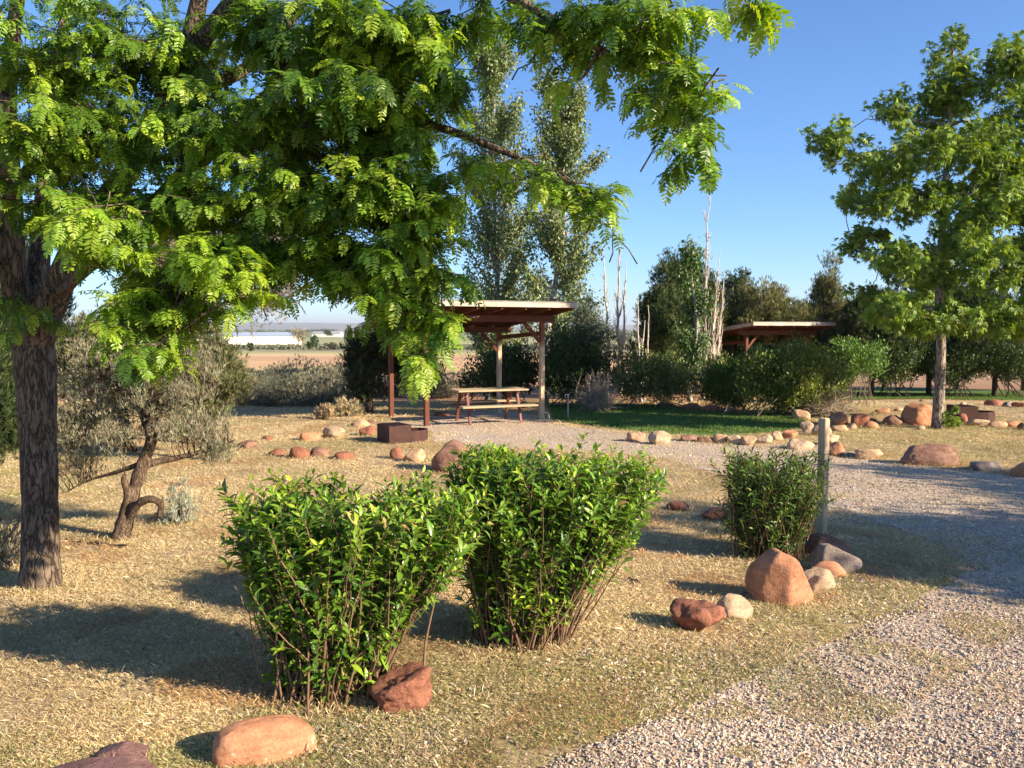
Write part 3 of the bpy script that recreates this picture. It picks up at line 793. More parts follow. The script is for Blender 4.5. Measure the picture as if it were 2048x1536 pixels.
# ------------------------------------------------------------------ shelters
def axes(yaw):
    return np.array([[cos(yaw), sin(yaw), 0], [-sin(yaw), cos(yaw), 0], [0, 0, 1]])
def beam(acc, a, b, w, h, c=(1, 1, 1), bev=0.006):
    """rectangular timber from a to b; h measured towards +Z"""
    a, b = np.asarray(a, float), np.asarray(b, float); d = b - a; L = np.linalg.norm(d); d /= L
    s = np.cross([0, 0, 1.0], d)
    if np.linalg.norm(s) < 1e-3: s = np.array([1.0, 0, 0])
    s /= np.linalg.norm(s); u = np.cross(d, s)
    box(acc, (a + b) / 2, (L, w, h), np.stack([d, s, u]), c, bev)
def make_shelter(loc, yaw, label, W=2.92, Dp=2.09, detail=True):
    t = thing('picnic_shelter', label, 'shelter', loc, 'picnic shelters', yaw)
    ov, of, ob = 0.40, 0.80, 0.87          # overhangs: side, high edge, low edge
    zf, zk = 2.66, 2.20                    # underside of the roof skin at the high and low edge
    tot = Dp + of + ob
    def zr(v): return zf - (zf - zk) * (v + of) / tot
    pw = 0.105
    for (u, v, nm) in ((0, 0, 'red'), (W, 0, 'pale'), (0, Dp, 'red'), (W, Dp, 'pale')):
        top = zr(v) - 0.30
        a = Acc(); box(a, (u, v, top / 2 - .05), (pw, pw, top + .1), bev=.008)
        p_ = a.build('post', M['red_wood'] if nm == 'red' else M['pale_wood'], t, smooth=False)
        p_['label'] = 'dark red-brown stained post' if nm == 'red' else 'pale post with roof shade coloured into its top'
    for v in (0, Dp):
        z = zr(v) - 0.30
        a = Acc(); box(a, (W / 2, v, z + .075), (W + 2 * ov - .12, .075, .148), bev=.006)
        a.build('beam', M['red_wood'], t, smooth=False)
    for u in (0.0, W):
        a = Acc(); beam(a, (u, .055, zr(0) - .56), (u, Dp - .055, zr(Dp) - .42), .05, .10)
        a.build('side_tie', M['red_wood'], t, smooth=False)
    for v in (0, Dp):
        z = zr(v) - 0.30
        for u, s in ((0, 1), (W, -1)):
            a = Acc(); beam(a, (u + s * .05, v, z - .46), (u + s * .47, v, z - .02), .06, .085)
            a.build('brace', M['red_wood'], t, smooth=False)
    n = 7
    for i in range(n):
        u = -ov + .07 + (W + 2 * ov - .14) * i / (n - 1)
        a = Acc(); beam(a, (u, -of + .045, zf - .072), (u, Dp + ob - .045, zk - .072), .04, .135)
        a.build('rafter', M['red_wood'], t, smooth=False)
    d = np.array([0, tot, zk - zf]); L = np.linalg.norm(d); d /= L
    ax = np.stack([[1, 0, 0], d, np.cross([1, 0, 0], d)])
    mid = np.array([W / 2, -of + tot / 2, (zf + zk) / 2])
    a = Acc(); box(a, mid + ax[2] * .013, (W + 2 * ov, L, .022), ax, bev=0)
    a.build('decking', M['red_wood'], t, smooth=False)
    a = Acc(); box(a, mid + ax[2] * .036, (W + 2 * ov + .06, L + .06, .02), ax, bev=.004)
    for k in range(int(L / .2)):
        box(a, mid + ax[2] * .05 + d * (-L / 2 + .1 + k * .2), (W + 2 * ov + .05, .012, .007), ax)
    a.build('roof', M['roofing'], t, smooth=False)
    # fascia boards on four sides
    e = .024
    for (c, s, axx) in (((W / 2, -of - e / 2, zf - .03), (W + 2 * ov + 2 * e, e, .11), np.eye(3)),
                        ((W / 2, Dp + ob + e / 2, zk - .03), (W + 2 * ov + 2 * e, e, .11), np.eye(3))):
        a = Acc(); box(a, c, s, axx, bev=.004); a.build('fascia', M['fascia_wood'], t, smooth=False)
    for u in (-ov - e / 2, W + ov + e / 2):
        a = Acc(); c = mid.copy(); c[0] = u; c[2] -= .03
        box(a, c, (e, L - .004, .11), ax, bev=.004); a.build('fascia', M['fascia_wood'], t, smooth=False)
    return t
P1, P2, P3 = gnd(853, 852), gnd(1085, 838), gnd(778, 835)
yaw1 = math.atan2(P2[1] - P1[1], P2[0] - P1[0])
make_shelter((P1[0], P1[1], 0), yaw1, 'nearer open wooden picnic shelter with slanted flat roof over the table')
s2 = at(1493, 660, 29.6)
make_shelter((s2[0], 29.6, -0.36), yaw1 - .06, 'farther picnic shelter half hidden behind the big shrubs')

# ------------------------------------------------------------------ picnic table
tc_ = (gnd(945, 850) + gnd(897, 843) + gnd(1057, 845) + gnd(1008, 838)) / 4
yaw_t = R(22)
t = thing('picnic_table', 'wooden picnic table on red-brown steel legs under the shelter', 'picnic table', (tc_[0], tc_[1], 0), None, yaw_t)
LT = 1.66
for i in range(5):
    a = Acc(); box(a, (0, -.30 + i * .15, .735), (LT, .142, .038), bev=.005); a.build('table_board', M['table_wood'], t, smooth=False)
for s in (-1, 1):
    for k in (0, 1):
        a = Acc(); box(a, (0, s * (.60 + k * .14), .415), (LT + .1, .132, .038), bev=.005)
        a.build('bench_board', M['table_wood'], t, smooth=False)
for x in (-.60, .60):
    a = Acc()
    for s in (-1, 1):
        beam(a, (x, s * .22, .70), (x, s * .48, .0), .055, .055, bev=.004)
        beam(a, (x + .03, s * .08, .70), (x + .03, s * .315, .47), .03, .03, bev=.003)
    a.build('leg_frame', M['table_metal'], t, smooth=False)
    a = Acc(); box(a, (x, 0, .368), (.05, 1.46, .05), bev=.004); a.build('bench_support', M['table_metal'], t, smooth=False)
    a = Acc(); box(a, (x, 0, .69), (.05, .66, .045), bev=.004); a.build('top_support', M['table_metal'], t, smooth=False)
    a = Acc(); beam(a, (x - math.copysign(.05, x), 0, .375), (x - math.copysign(.34, x), 0, .69), .03, .03); a.build('diagonal_brace', M['table_metal'], t, smooth=False)

# ------------------------------------------------------------------ fire pit
def fire_pit(loc, yaw, label, sc=1.0):
    t = thing('fire_pit', label, 'fire pit', loc, 'steel fire pits', yaw)
    t.scale = (sc, sc, sc)
    a = Acc(); hh = .30
    w, d, th = .42, .52, .008
    for c, s in (((-.30, -d / 2, hh / 2), (w, th, hh)), ((-.30, d / 2, hh / 2), (w, th, hh)), ((-.30 - w / 2 + th / 2, 0, hh / 2), (th, d - 2 * th, hh))):
        box(a, c, s, bev=.002)
    a.build('fire_box', M['rust'], t, smooth=False)
    a = Acc()
    pts = [(-.09, -d / 2)] + [(-.02 + .36 * cos(q), .31 * sin(q) * .86) for q in np.linspace(-1.2, 1.2, 6)] + [(-.09, d / 2)]
    for p, q in zip(pts[:-1], pts[1:]):
        p3, q3 = np.array([*p, hh * .34]), np.array([*q, hh * .34])
        dd = nrm(q3 - p3); ax = np.stack([dd, np.cross([0, 0, 1], dd), [0, 0, 1.0]])
        box(a, (p3 + q3) / 2, (np.linalg.norm(q3 - p3) - .002, th, hh * .70), ax)
    a.build('fire_ring', M['rust'], t, smooth=False)
    a = Acc()
    box(a, (-.30, -d / 2 + .012, hh + .006), (w + .02, .022, .01)); box(a, (-.30, d / 2 - .012, hh + .006), (w + .02, .022, .01))
    for i in range(17): box(a, (-.30 - w / 2 + .01 + i * (w - .02) / 16, 0, hh + .018), (.010, d, .010))
    a.build('cooking_grate', M['rust'], t, smooth=False)
    a = Acc(); n = 200
    q = np.stack([rng.uniform(-.45, .2, n), rng.uniform(-.2, .2, n), rng.uniform(.0, .05, n)], 1)
    iv, if_ = ICO[1]; inst(a, iv, if_, frames(rnd_dirs(n)), q, pal([(.12, .11, .10), (.22, .20, .18), (.04, .035, .03)], n), rng.uniform(.008, .022, n))
    o = a.build('ash', M['stone'], t, smooth=False); o['kind'] = 'stuff'
    return t
g = gnd(800, 886)
fire_pit((g[0] + .14, g[1] + .30, 0), R(32), 'rusty steel fire pit with a grate-topped box and open ring before the shelter', 1.05)
g = gnd(1968, 845)
fire_pit((g[0], g[1] + .3, 0), R(-5), 'dark steel fire pit among rocks right of the maple', 1.1)

# ------------------------------------------------------------------ post, pipe, hose
g = gnd(1643, 1068)
t = thing('marker_post', 'square tan wooden post standing behind the small shrub', 'post', (g[0], g[1], 0), None, R(38))
a = Acc(); hp = at(1643, 838, g[1])[2]
box(a, (0, 0, hp / 2 - .1), (.085, .085, hp + .2), bev=.007); a.build('post_body', M['post_paint'], t, smooth=False)
a = Acc(); box(a, (0, 0, hp + .004), (.075, .075, .008), bev=.003); a.build('post_top', M['pale_wood'], t, smooth=False)
g = gnd(1136, 838)
t = thing('water_standpipe', 'thin grey water standpipe at the edge of the lawn', 'standpipe', (g[0], g[1], 0))
a = Acc(); tube(a, [(0, 0, -.1), (0, 0, .56)], .017, 8); a.build('pipe', M['pipe'], t)
a = Acc(); tube(a, [(0, 0, .55), (0, 0, .585)], .026, 8); tube(a, *smooth_path([(0, 0, .57), (-.04, -.02, .575), (-.07, -.03, .55), (-.075, -.03, .52)], [.014] * 4), 8)
a.build('tap', M['pipe'], t)
a = Acc(); tube(a, [(-.03, 0, .60), (.03, 0, .60)], .009, 6); tube(a, [(0, 0, .58), (0, 0, .6)], .007, 6); a.build('tap_handle', M['rust'], t)
g = gnd(1098, 842)
a = Acc(); tube(a, *smooth_path([(0, 0, -.05), (0, 0, .08), (-.02, 0, .17), (-.08, .02, .20), (-.12, .03, .16)], [.014] * 5), 8)
o = a.build('water_pipe', M['pipe']); o.location = (g[0], g[1], 0)
tag(o, 'short bent pale pipe at the foot of the right front shelter post', 'pipe')
# ------------------------------------------------------------------ locust tree (foreground left, boughs overhead)
PIN = [pinnate(8, .5, .25, 1), pinnate(9, .8, .24, 2), pinnate(8, 1.1, .25, 3), pinnate(7, .35, .27, 4)]
LOC_COL = [(.085, .165, .014), (.115, .21, .018), (.16, .27, .024), (.06, .125, .014)]
LOC_YNG = [(.22, .35, .028), (.28, .40, .032), (.18, .31, .025), (.32, .42, .045)]
base = gnd(82, 1172)
tree = thing('locust_tree', 'large leaning locust tree at the left with feathery leaves hanging overhead', 'tree', base)
def A(px, py, D): return at(px, py, D)
limbs = []
def limb(pts, rad, k=6):
    P, r = smooth_path(pts, rad, k); limbs.append((P, r)); return P, r
limb([base + [0, 0, -.15], base + [0, 0, .05], A(80, 1000, 6.92), A(76, 860, 6.95), A(70, 720, 7.0), A(62, 640, 7.0)], [.20, .152, .136, .14, .158, .135])
limb([A(62, 700, 7.0), A(30, 560, 6.9), A(22, 400, 6.8), A(14, 220, 6.6), A(30, 40, 6.4), A(60, -160, 6.2)], [.14, .10, .085, .07, .05, .03])
limb([A(66, 690, 7.0), A(110, 590, 6.9), A(165, 470, 6.7), A(250, 350, 6.5), A(340, 190, 6.2), A(392, 30, 6.0), A(420, -160, 5.8)], [.14, .115, .095, .085, .072, .06, .04])
limb([A(64, 680, 7.05), A(78, 520, 7.2), A(92, 360, 7.4), A(110, 180, 7.6), A(130, 20, 7.7)], [.12, .09, .07, .055, .035])
limb([A(120, 570, 6.85), A(280, 440, 6.4), A(420, 300, 6.1), A(560, 170, 5.8), A(640, 40, 5.5), A(700, -120, 5.2)], [.085, .075, .062, .052, .04, .025])
limb([A(420, 300, 6.1), A(560, 250, 5.7), A(700, 240, 5.4), A(850, 248, 5.2), A(1000, 300, 5.1), A(1110, 350, 5.0), A(1205, 400, 4.85)], [.05, .045, .036, .028, .020, .013, .006])
limb([A(340, 190, 6.2), A(460, 10, 5.8), A(640, -110, 5.4), A(820, -100, 5.1), A(950, -40, 4.9), A(1090, 30, 4.7), A(1220, 110, 4.4), A(1330, 150, 4.25), A(1370, 190, 4.15)], [.06, .055, .045, .038, .03, .024, .017, .011, .005])
limb([A(820, -100, 5.1), A(1050, -160, 4.6), A(1300, -150, 4.2), A(1460, -90, 3.9), A(1545, -20, 3.8)], [.035, .028, .02, .012, .005])
limb([A(560, 170, 5.8), A(680, 120, 5.6), A(790, 60, 5.3), A(900, 20, 5.1)], [.04, .03, .02, .008])
limb([A(280, 440, 6.4), A(430, 480, 6.0), A(560, 520, 5.7), A(650, 560, 5.4), A(760, 590, 5.2)], [.05, .04, .03, .02, .008])
limb([A(560, 250, 5.7), A(690, 360, 5.5), A(790, 470, 5.3), A(850, 570, 5.1), A(890, 680, 4.9)], [.035, .03, .022, .014, .006])
limb([A(165, 470, 6.7), A(230, 520, 6.0), A(300, 590, 5.2), A(330, 680, 4.8)], [.05, .035, .02, .007])
limb([A(110, 590, 6.9), A(150, 560, 6.0), A(180, 500, 5.1), A(210, 450, 4.7)], [.05, .035, .02, .008])
limb([A(22, 400, 6.8), A(60, 330, 6.2), A(90, 280, 5.4)], [.05, .035, .012])
limb([A(340, 190, 6.2), A(470, 150, 6.4), A(570, 60, 6.6), A(640, -50, 6.8)], [.055, .045, .035, .02])
acc = Acc()
for i, (P, r) in enumerate(limbs):
    n_ = 20 if i == 0 else 12
    rr = r * (1 + rng.normal(0, .025, len(r)))
    tube(acc, P, rr, n_)

# blobs: px, py, D, rx, ry, depth radius, sprays, share of young leaves
LB = [(70, 90, 5.6, 130, 110, 1.1, 70, .35), (230, 90, 5.9, 140, 110, 1.1, 70, .12), (400, 110, 6.2, 120, 110, 1.0, 42, .1), (540, 70, 5.8, 120, 80, 1.0, 60, .15),
      (680, 60, 5.4, 120, 90, .9, 75, .2), (800, 70, 5.1, 110, 80, .8, 70, .3), (880, 140, 5.0, 60, 60, .5, 26, .4), (90, 270, 5.6, 110, 90, 1.0, 62, .2), (240, 250, 5.8, 120, 80, 1.0, 60, .18),
      (400, 260, 5.6, 120, 90, 1.0, 60, .25), (550, 250, 5.4, 120, 90, .9, 72, .3), (700, 220, 5.3, 110, 90, .9, 75, .25), (830, 230, 5.1, 90, 90, .8, 64, .25),
      (110, 400, 6.0, 110, 60, .9, 34, .1), (270, 400, 5.8, 130, 80, 1.0, 56, .2), (430, 400, 5.5, 120, 80, .9, 62, .3), (580, 390, 5.3, 110, 80, .9, 68, .25), (720, 370, 5.2, 110, 90, .8, 72, .3),
      (850, 370, 5.1, 90, 90, .7, 62, .3), (200, 450, 4.7, 90, 55, .4, 34, .85), (160, 480, 4.9, 60, 40, .3, 12, .7), (360, 520, 5.1, 110, 60, .6, 46, .35), (480, 560, 4.9, 90, 55, .5, 38, .6), (330, 600, 5.0, 90, 60, .5, 32, .35),
      (520, 490, 5.3, 100, 60, .6, 42, .3), (660, 490, 5.3, 100, 70, .7, 52, .3), (790, 490, 5.2, 90, 80, .7, 58, .4), (900, 470, 5.1, 70, 80, .5, 38, .4), (500, 620, 4.8, 60, 35, .3, 16, .7),
      (240, 640, 4.8, 55, 45, .3, 16, .4), (310, 690, 4.7, 50, 38, .3, 14, .45), (40, 620, 6.4, 60, 60, .6, 10, .2), (650, 570, 5.3, 70, 38, .4, 16, .1), (780, 590, 5.1, 80, 55, .5, 42, .5), (870, 610, 5.0, 70, 50, .4, 32, .5),
      (950, 560, 5.0, 45, 40, .3, 14, .4), (830, 670, 4.9, 60, 38, .35, 24, .45), (900, 680, 4.9, 55, 40, .3, 20, .45), (895, 755, 4.8, 34, 42, .25, 14, .45), (740, 560, 5.3, 60, 40, .4, 18, .2),
      (970, 290, 5.1, 60, 38, .35, 18, .35), (1050, 340, 5.0, 70, 42, .35, 22, .45), (1130, 360, 4.9, 65, 45, .35, 20, .5), (1190, 400, 4.8, 45, 45, .25, 16, .7), (940, 400, 5.1, 40, 50, .35, 12, .4),
      (960, 30, 4.9, 90, 50, .5, 30, .25), (1060, 60, 4.7, 90, 60, .5, 34, .3), (1150, 100, 4.6, 80, 60, .45, 34, .45), (1240, 70, 4.5, 90, 70, .45, 36, .3), (1340, 50, 4.3, 80, 55, .4, 26, .4),
      (1170, 190, 4.6, 40, 38, .3, 10, .2), (1290, 140, 4.4, 80, 50, .35, 26, .25), (1340, 200, 4.2, 70, 50, .3, 20, .3), (1410, 230, 4.1, 50, 40, .25, 14, .6), (1380, 280, 4.1, 45, 35, .25, 10, .2), (1550, 5, 3.8, 32, 20, .15, 7, .5),
      (950, -120, 5.0, 300, 90, .8, 40, .2), (300, -130, 6.0, 400, 80, 1.2, 60, .2), (1350, -110, 4.3, 200, 60, .5, 20, .3), (-150, 200, 6.2, 130, 300, 1.2, 80, .2), (-120, 520, 6.4, 90, 120, .9, 24, .2)]
LP, LD, LS, LC, LU = [], [], [], [], []
for (px, py, D, rx, ry, rd, ns, yg) in LB:
    if px >= 820 and 180 < py < 800: px -= 34 if px < 960 else 0
    if px > 930 and py < 260: py -= 22; ns = int(ns * .8)
    if 700 < px < 960 and py > 540: py -= 30; ns = int(ns * .6)
    if 440 < px < 700 and py > 540: py -= 45; ns = int(ns * .6)
    yg = min(.9, yg * 1.35 + .05)
    if 850 < px < 1175 and 170 < py < 500: ns = int(ns * .55); py += 12 if px > 960 else 0; px -= 25 if px < 960 else 0
    if 900 < px < 1200 and py < 170: ns = int(ns * .7)
    c, rad, _ = blob(px, py, D, rx, ry, rd)
    src, r0 = nearest_on(limbs[1:], c)
    hub = c + rng.normal(0, .03, 3) + (src - c) * .2
    if np.linalg.norm(src - hub) > .15:
        tube(acc, curve(src, hub, .12, 7, .03, .05), np.linspace(min(r0 * .8, .022), .007, 7), 7)
    ns = int(ns * (.74 if px < 920 else .50)) + 1
    P = c + in_ball(ns, .6) * rad * .92
    for q in P:
        out = nrm(q - c); out[2] = out[2] * .4 - .25
        d0 = nrm(nrm(q - hub) + rnd_dirs(1)[0] * .5); L = rng.uniform(.28, .5)
        st = hub + (q - hub) * rng.uniform(.0, .35) if rng.random() < .55 else q - d0 * L
        pth = curve(st, q + out * L * .3, .15, 6, .04, .06)
        tube(acc, pth, np.linspace(.0045, .0018, 6), 4, cap=False)
        tg = nrm(pth[-1] - pth[-4])
        side = nrm(np.cross(tg, [0, 0, 1.0]))
        young = rng.random() < yg
        nl = rng.integers(10, 16)
        bright = rng.uniform(.8, 1.2)
        for k in range(nl):
            t_ = .30 + .70 * (k + 1) / nl
            f_ = t_ * 5; i_ = min(4, int(f_)); p = pth[i_] + (pth[i_ + 1] - pth[i_]) * (f_ - i_)
            s = 1 if k % 2 else -1
            d = side * s * rng.uniform(.5, 1.1) + tg * rng.uniform(.2, .9) + np.array([0, 0, rng.uniform(-.75, .1)]) + rnd_dirs(1)[0] * .22
            if k == nl - 1: d = tg + np.array([0, 0, -.4])
            LP.append(p); LD.append(d); LS.append(rng.uniform(.105, .185) * (.85 if young else 1))
            tip = young and t_ > .45
            pc = LOC_YNG if (tip or rng.random() < yg * .12) else LOC_COL
            LC.append(np.array(pc[rng.integers(0, 4)]) * bright * rng.uniform(.85, 1.15))
            LU.append(np.array([0, 0, 1.0]) + rnd_dirs(1)[0] * .35)
LP, LD, LS, LC, LU = map(np.array, (LP, LD, LS, LC, LU))
Mx = frames(LD, LU); kk = rng.integers(0, 4, len(LP)); lacc = Acc()
for i, (tv, tf) in enumerate(PIN):
    s = kk == i
    inst(lacc, tv, tf, Mx[s], LP[s], LC[s], LS[s])
print('locust leaves', len(LP))
acc.build('trunk', M['locust_bark'], tree, org=base)
lacc.build('crown', M['locust_leaf'], tree, org=base)

# ------------------------------------------------------------------ privet shrubs
def privet(px, py, label, prof, height, nsh, cols, leafL, depth=0.9, tmpl=HI, seed=1, D=None, extra=(), dens=1.0, stemc=(.17, .10, .06)):
    """prof: list of (height fraction, left, right) half-widths in metres about the base"""
    g = gnd(px, py)
    t = thing('privet_shrub', label, 'shrub', g, 'clipped leafy shrubs in the foreground')
    hs, ls, rs = map(np.array, zip(*prof))
    sa, la = Acc(), Acc()
    LPs, LDs, LCs, LSs, LUs = [], [], [], [], []
    n = nsh
    hh = rng.uniform(0, 1, n) ** .80
    hh = np.clip(hh * .90 + .13, 0, .97)
    lowk = rng.uniform(0, 1, n) < .16; hh[lowk] = rng.uniform(.10, .42, lowk.sum())
    for k in range(n):
        f = hh[k]; l, r = np.interp(f, hs, ls), np.interp(f, hs, rs)
        a = rng.uniform(0, 2 * pi); rr = rng.uniform(0, 1) ** .42
        x = cos(a) * rr; y = sin(a) * rr * depth
        w = r if x > 0 else l
        w *= 1 + .16 * noise.noise(Vector((a * 1.3, f * 4, px * .01))); tip = np.array([x * w, y * (l + r) / 2, f * height * rng.uniform(.94, 1.03)])
        if rng.random() < .05 and f > .8: tip[2] += rng.uniform(.03, .13)
        b0 = np.array([x * w * .22 + rng.normal(0, .10), y * w * .22 + rng.normal(0, .08), -.03])
        P = curve(b0, tip, .10, 8, .012, .0)
        P[:, :2] = b0[:2] + (tip[:2] - b0[:2]) * (np.linspace(0, 1, 8)[:, None] ** 1.25) + (P[:, :2] - (b0[:2] + (tip[:2] - b0[:2]) * np.linspace(0, 1, 8)[:, None]))
        rb = rng.uniform(.0045, .011)
        sc = np.array(stemc) * rng.uniform(.6, 1.7)
        if k % 2:
            i_ = rng.integers(2, 5); b1 = P[i_] + rng.normal(0, .03, 3); e_ = tip + rnd_dirs(1)[0] * [.13, .13, .05]
            P = curve(b1, e_, .22, 8, .02, .03)
        tube(sa, P, np.linspace(rb * (.45 if k % 2 else 1), .0018, 8), 5, sc, cap=False)
        L = np.linalg.norm(tip - b0)
        leafy = min(L * .85, rng.uniform(.20, .50))
        m = int(leafy / .030 * dens)
        u = nrm(P[-1] - P[-3]); e1 = nrm(np.cross(u, [.3, .2, .9])); e2 = np.cross(u, e1)
        c0 = np.array(cols[rng.integers(0, len(cols))]) * rng.uniform(.8, 1.2)
        ph = rng.uniform(0, pi)
        seg = np.linalg.norm(np.diff(P, axis=0), axis=1); cs = np.concatenate([[0], np.cumsum(seg)]); tot = cs[-1]
        for j in range(m):
            s_ = tot - leafy * (1 - (j + 1) / m)
            p = np.array([np.interp(s_, cs, P[:, q]) for q in range(3)])
            tipf = (j + 1) / m
            for sgn in (-1, 1):
                if rng.random() < .12: continue
                an = ph + (j % 2) * pi / 2 + rng.normal(0, .3)
                rad = (e1 * cos(an) + e2 * sin(an)) * sgn
                d = rad * rng.uniform(.8, 1.2) + u * (0.1 + .8 * tipf) + np.array([0, 0, rng.uniform(-.15, .5)]) + rnd_dirs(1)[0] * .35
                LPs.append(p + rad * .004); LDs.append(d)
                LSs.append(leafL * rng.uniform(.7, 1.2) * (.6 if tipf > .93 else 1))
                yv = 1.0 + (1.0 if tipf > .9 else .25 * tipf) * rng.uniform(.3, 1)
                LCs.append(c0 * rng.uniform(.8, 1.2) * [yv * 1.12 if tipf > .9 else 1, yv, 1])
                LUs.append(u + rnd_dirs(1)[0] * .25 + np.array([0, 0, .35]))
    LPs, LDs, LCs, LSs, LUs = map(np.array, (LPs, LDs, LCs, LSs, LUs))
    od = rng.uniform(0, 1, len(LPs)) < .018; LCs[od] = pal([(.38, .24, .08), (.42, .36, .10), (.25, .14, .06)], od.sum())
    LSs = LSs * rng.choice([.6, .85, 1.0, 1.15], len(LSs))
    inst(la, *tmpl, frames(LDs, LUs), LPs, LCs, LSs)
    for k in range(60):          # dead twigs low down
        a = rng.uniform(0, 2 * pi); q = np.array([cos(a) * .2, sin(a) * .17, rng.uniform(.05, .4)])
        tube(sa, curve(q, q + rnd_dirs(1, )[0] * .16 + [0, 0, .12], .1, 4, .05), np.linspace(.003, .001, 4), 4, np.array(stemc) * 1.6, cap=False)
    sa.build('stems', M['stem'], t); la.build('foliage', M['privet_leaf'], t)
    print(label, len(LPs)); return t
PC = [(.095, .18, .022), (.13, .225, .028), (.17, .275, .035), (.07, .14, .022), (.22, .32, .04)]
privet(655, 1385, 'nearest leafy green shrub with bare brown stems, wide clipped top', [(0, .16, .14), (.2, .24, .26), (.40, .32, .46), (.6, .44, .74), (.78, .56, .94), (1, .50, .90)], 1.22, 1250, PC, .080, .62)
privet(1035, 1278, 'second leafy green shrub right of the nearest one, rounded clipped top', [(0, .18, .16), (.2, .26, .30), (.42, .32, .56), (.6, .40, .86), (.8, .50, 1.08), (1, .38, .88)], 1.29, 1320, PC, .080, .62)
PD = [(.07, .13, .024), (.09, .165, .03), (.055, .105, .022), (.12, .19, .035)]
privet(1535, 1112, 'smaller narrow-leaved shrub standing in front of the tan post', [(0, .28, .25), (.3, .38, .40), (.5, .42, .52), (.8, .42, .60), (1, .38, .56)], .97, 640, PD, .072, .7, HI_N)

# ------------------------------------------------------------------ generic tree or shrub made of blobs
def blob_tree(name, label, cat, D, base_px, blobs, ncl, per, crad, size, tmpl, cols, mat, bark, trunk=None, mode='droop', group=None, tr=.08,
              shell=.45, jit=.25, twig_c=(.25, .2, .15), stems=0, z0=None, ntw=None, shoot=False, base_y=None):
    bz = tz(D) if z0 is None else z0
    bp = at(base_px, 700, D); base = np.array([bp[0], D, bz])
    t = thing(name, label, cat, base, group)
    sa, la = Acc(), Acc()
    paths = []
    cen = np.mean([b[0] for b in blobs], 0); top = max(b[0][2] + b[1][2] * .7 for b in blobs)
    if trunk is not None:
        P, r = smooth_path([base + [0, 0, -.2]] + [np.asarray(q, float) for q in trunk], np.linspace(tr, tr * .22, len(trunk) + 1), 5)
        paths.append((P, r)); tube(sa, P, r * (1 + rng.normal(0, .03, len(r))), 12)
    if stems:
        for k in range(stems):
            b = blobs[rng.integers(0, len(blobs))]; q = b[0] + in_ball(1)[0] * b[1] * .8
            P = curve(base + [rng.normal(0, .1 + .02 * stems), rng.normal(0, .1 + .02 * stems), -.1], q, .15, 8, .03, -.05)
            r = np.linspace(tr * rng.uniform(.5, 1), tr * .15, 8); paths.append((P, r)); tube(sa, P, r, 6)
    for b in blobs:
        src = nearest_on(paths, b[0]) if paths else (base, tr)
        P = curve(src[0], b[0], .12, 7, .04, .06); r = np.linspace(min(src[1] * .7, tr * .5), tr * .08, 7)
        tube(sa, P, r, 6); paths.append((P, r))
    Pp, out, cc, cid = cluster_points(blobs, ncl, per, crad, shell)
    nt_ = ncl if ntw is None else ntw
    for c in cc[:nt_]:
        s = nearest_on(paths, c); tube(sa, curve(s[0], c, .1, 4, .04, .03), np.linspace(min(s[1] * .6, tr * .12), tr * .03, 4), 4, cap=False)
    keep = Pp[:, 2] > bz + .03
    Pp, out, cid = Pp[keep], out[keep], cid[keep]
    o2 = nrm(Pp - cen) * .5 + out
    put_leaves(la, Pp, o2, size, tmpl, cols, mode, jit, None, cid)
    sa.c = [np.tile(np.array(twig_c, np.float32), (len(v), 1)) for v in sa.v]
    sa.build('trunk' if (trunk is not None) else 'stems', M[bark], t, org=base)
    la.build('crown' if cat == 'tree' else 'foliage', M[mat], t, org=base)
    return t
def bbox_blobs(x0, x1, y0, y1, D, n, rfrac=.40, depth=None, shape='oval'):
    """fill a picture box with overlapping masses at distance D; real depth follows the width"""
    out = []; cx, cy = (x0 + x1) / 2, (y0 + y1) / 2; w, h = (x1 - x0) / 2, (y1 - y0) / 2
    dm = (w / F * D * .9) if depth is None else depth
    for k in range(n):
        q = in_ball(1, .5)[0]
        f = (q[2] + 1) / 2
        s = 1.0
        if shape == 'cone': s = 1.15 - .85 * f
        if shape == 'column': s = 1 - .6 * max(0, f - .6) / .4
        if shape == 'dome': q[2] = q[2] * .8 - .1; s = 1.1
        rf = rfrac * rng.uniform(.7, 1.2)
        px = cx + q[0] * w * s * (1 - rf * .45); py = cy - q[2] * h * (1 - rf * .45)
        out.append((at(px, py, D + q[1] * dm * s), np.array([w / F * D * rf * 1.1, dm * rf * 1.1, h / F * D * rf * (1.1 if h < 1.5 * w else .8)]), 1))
    return out

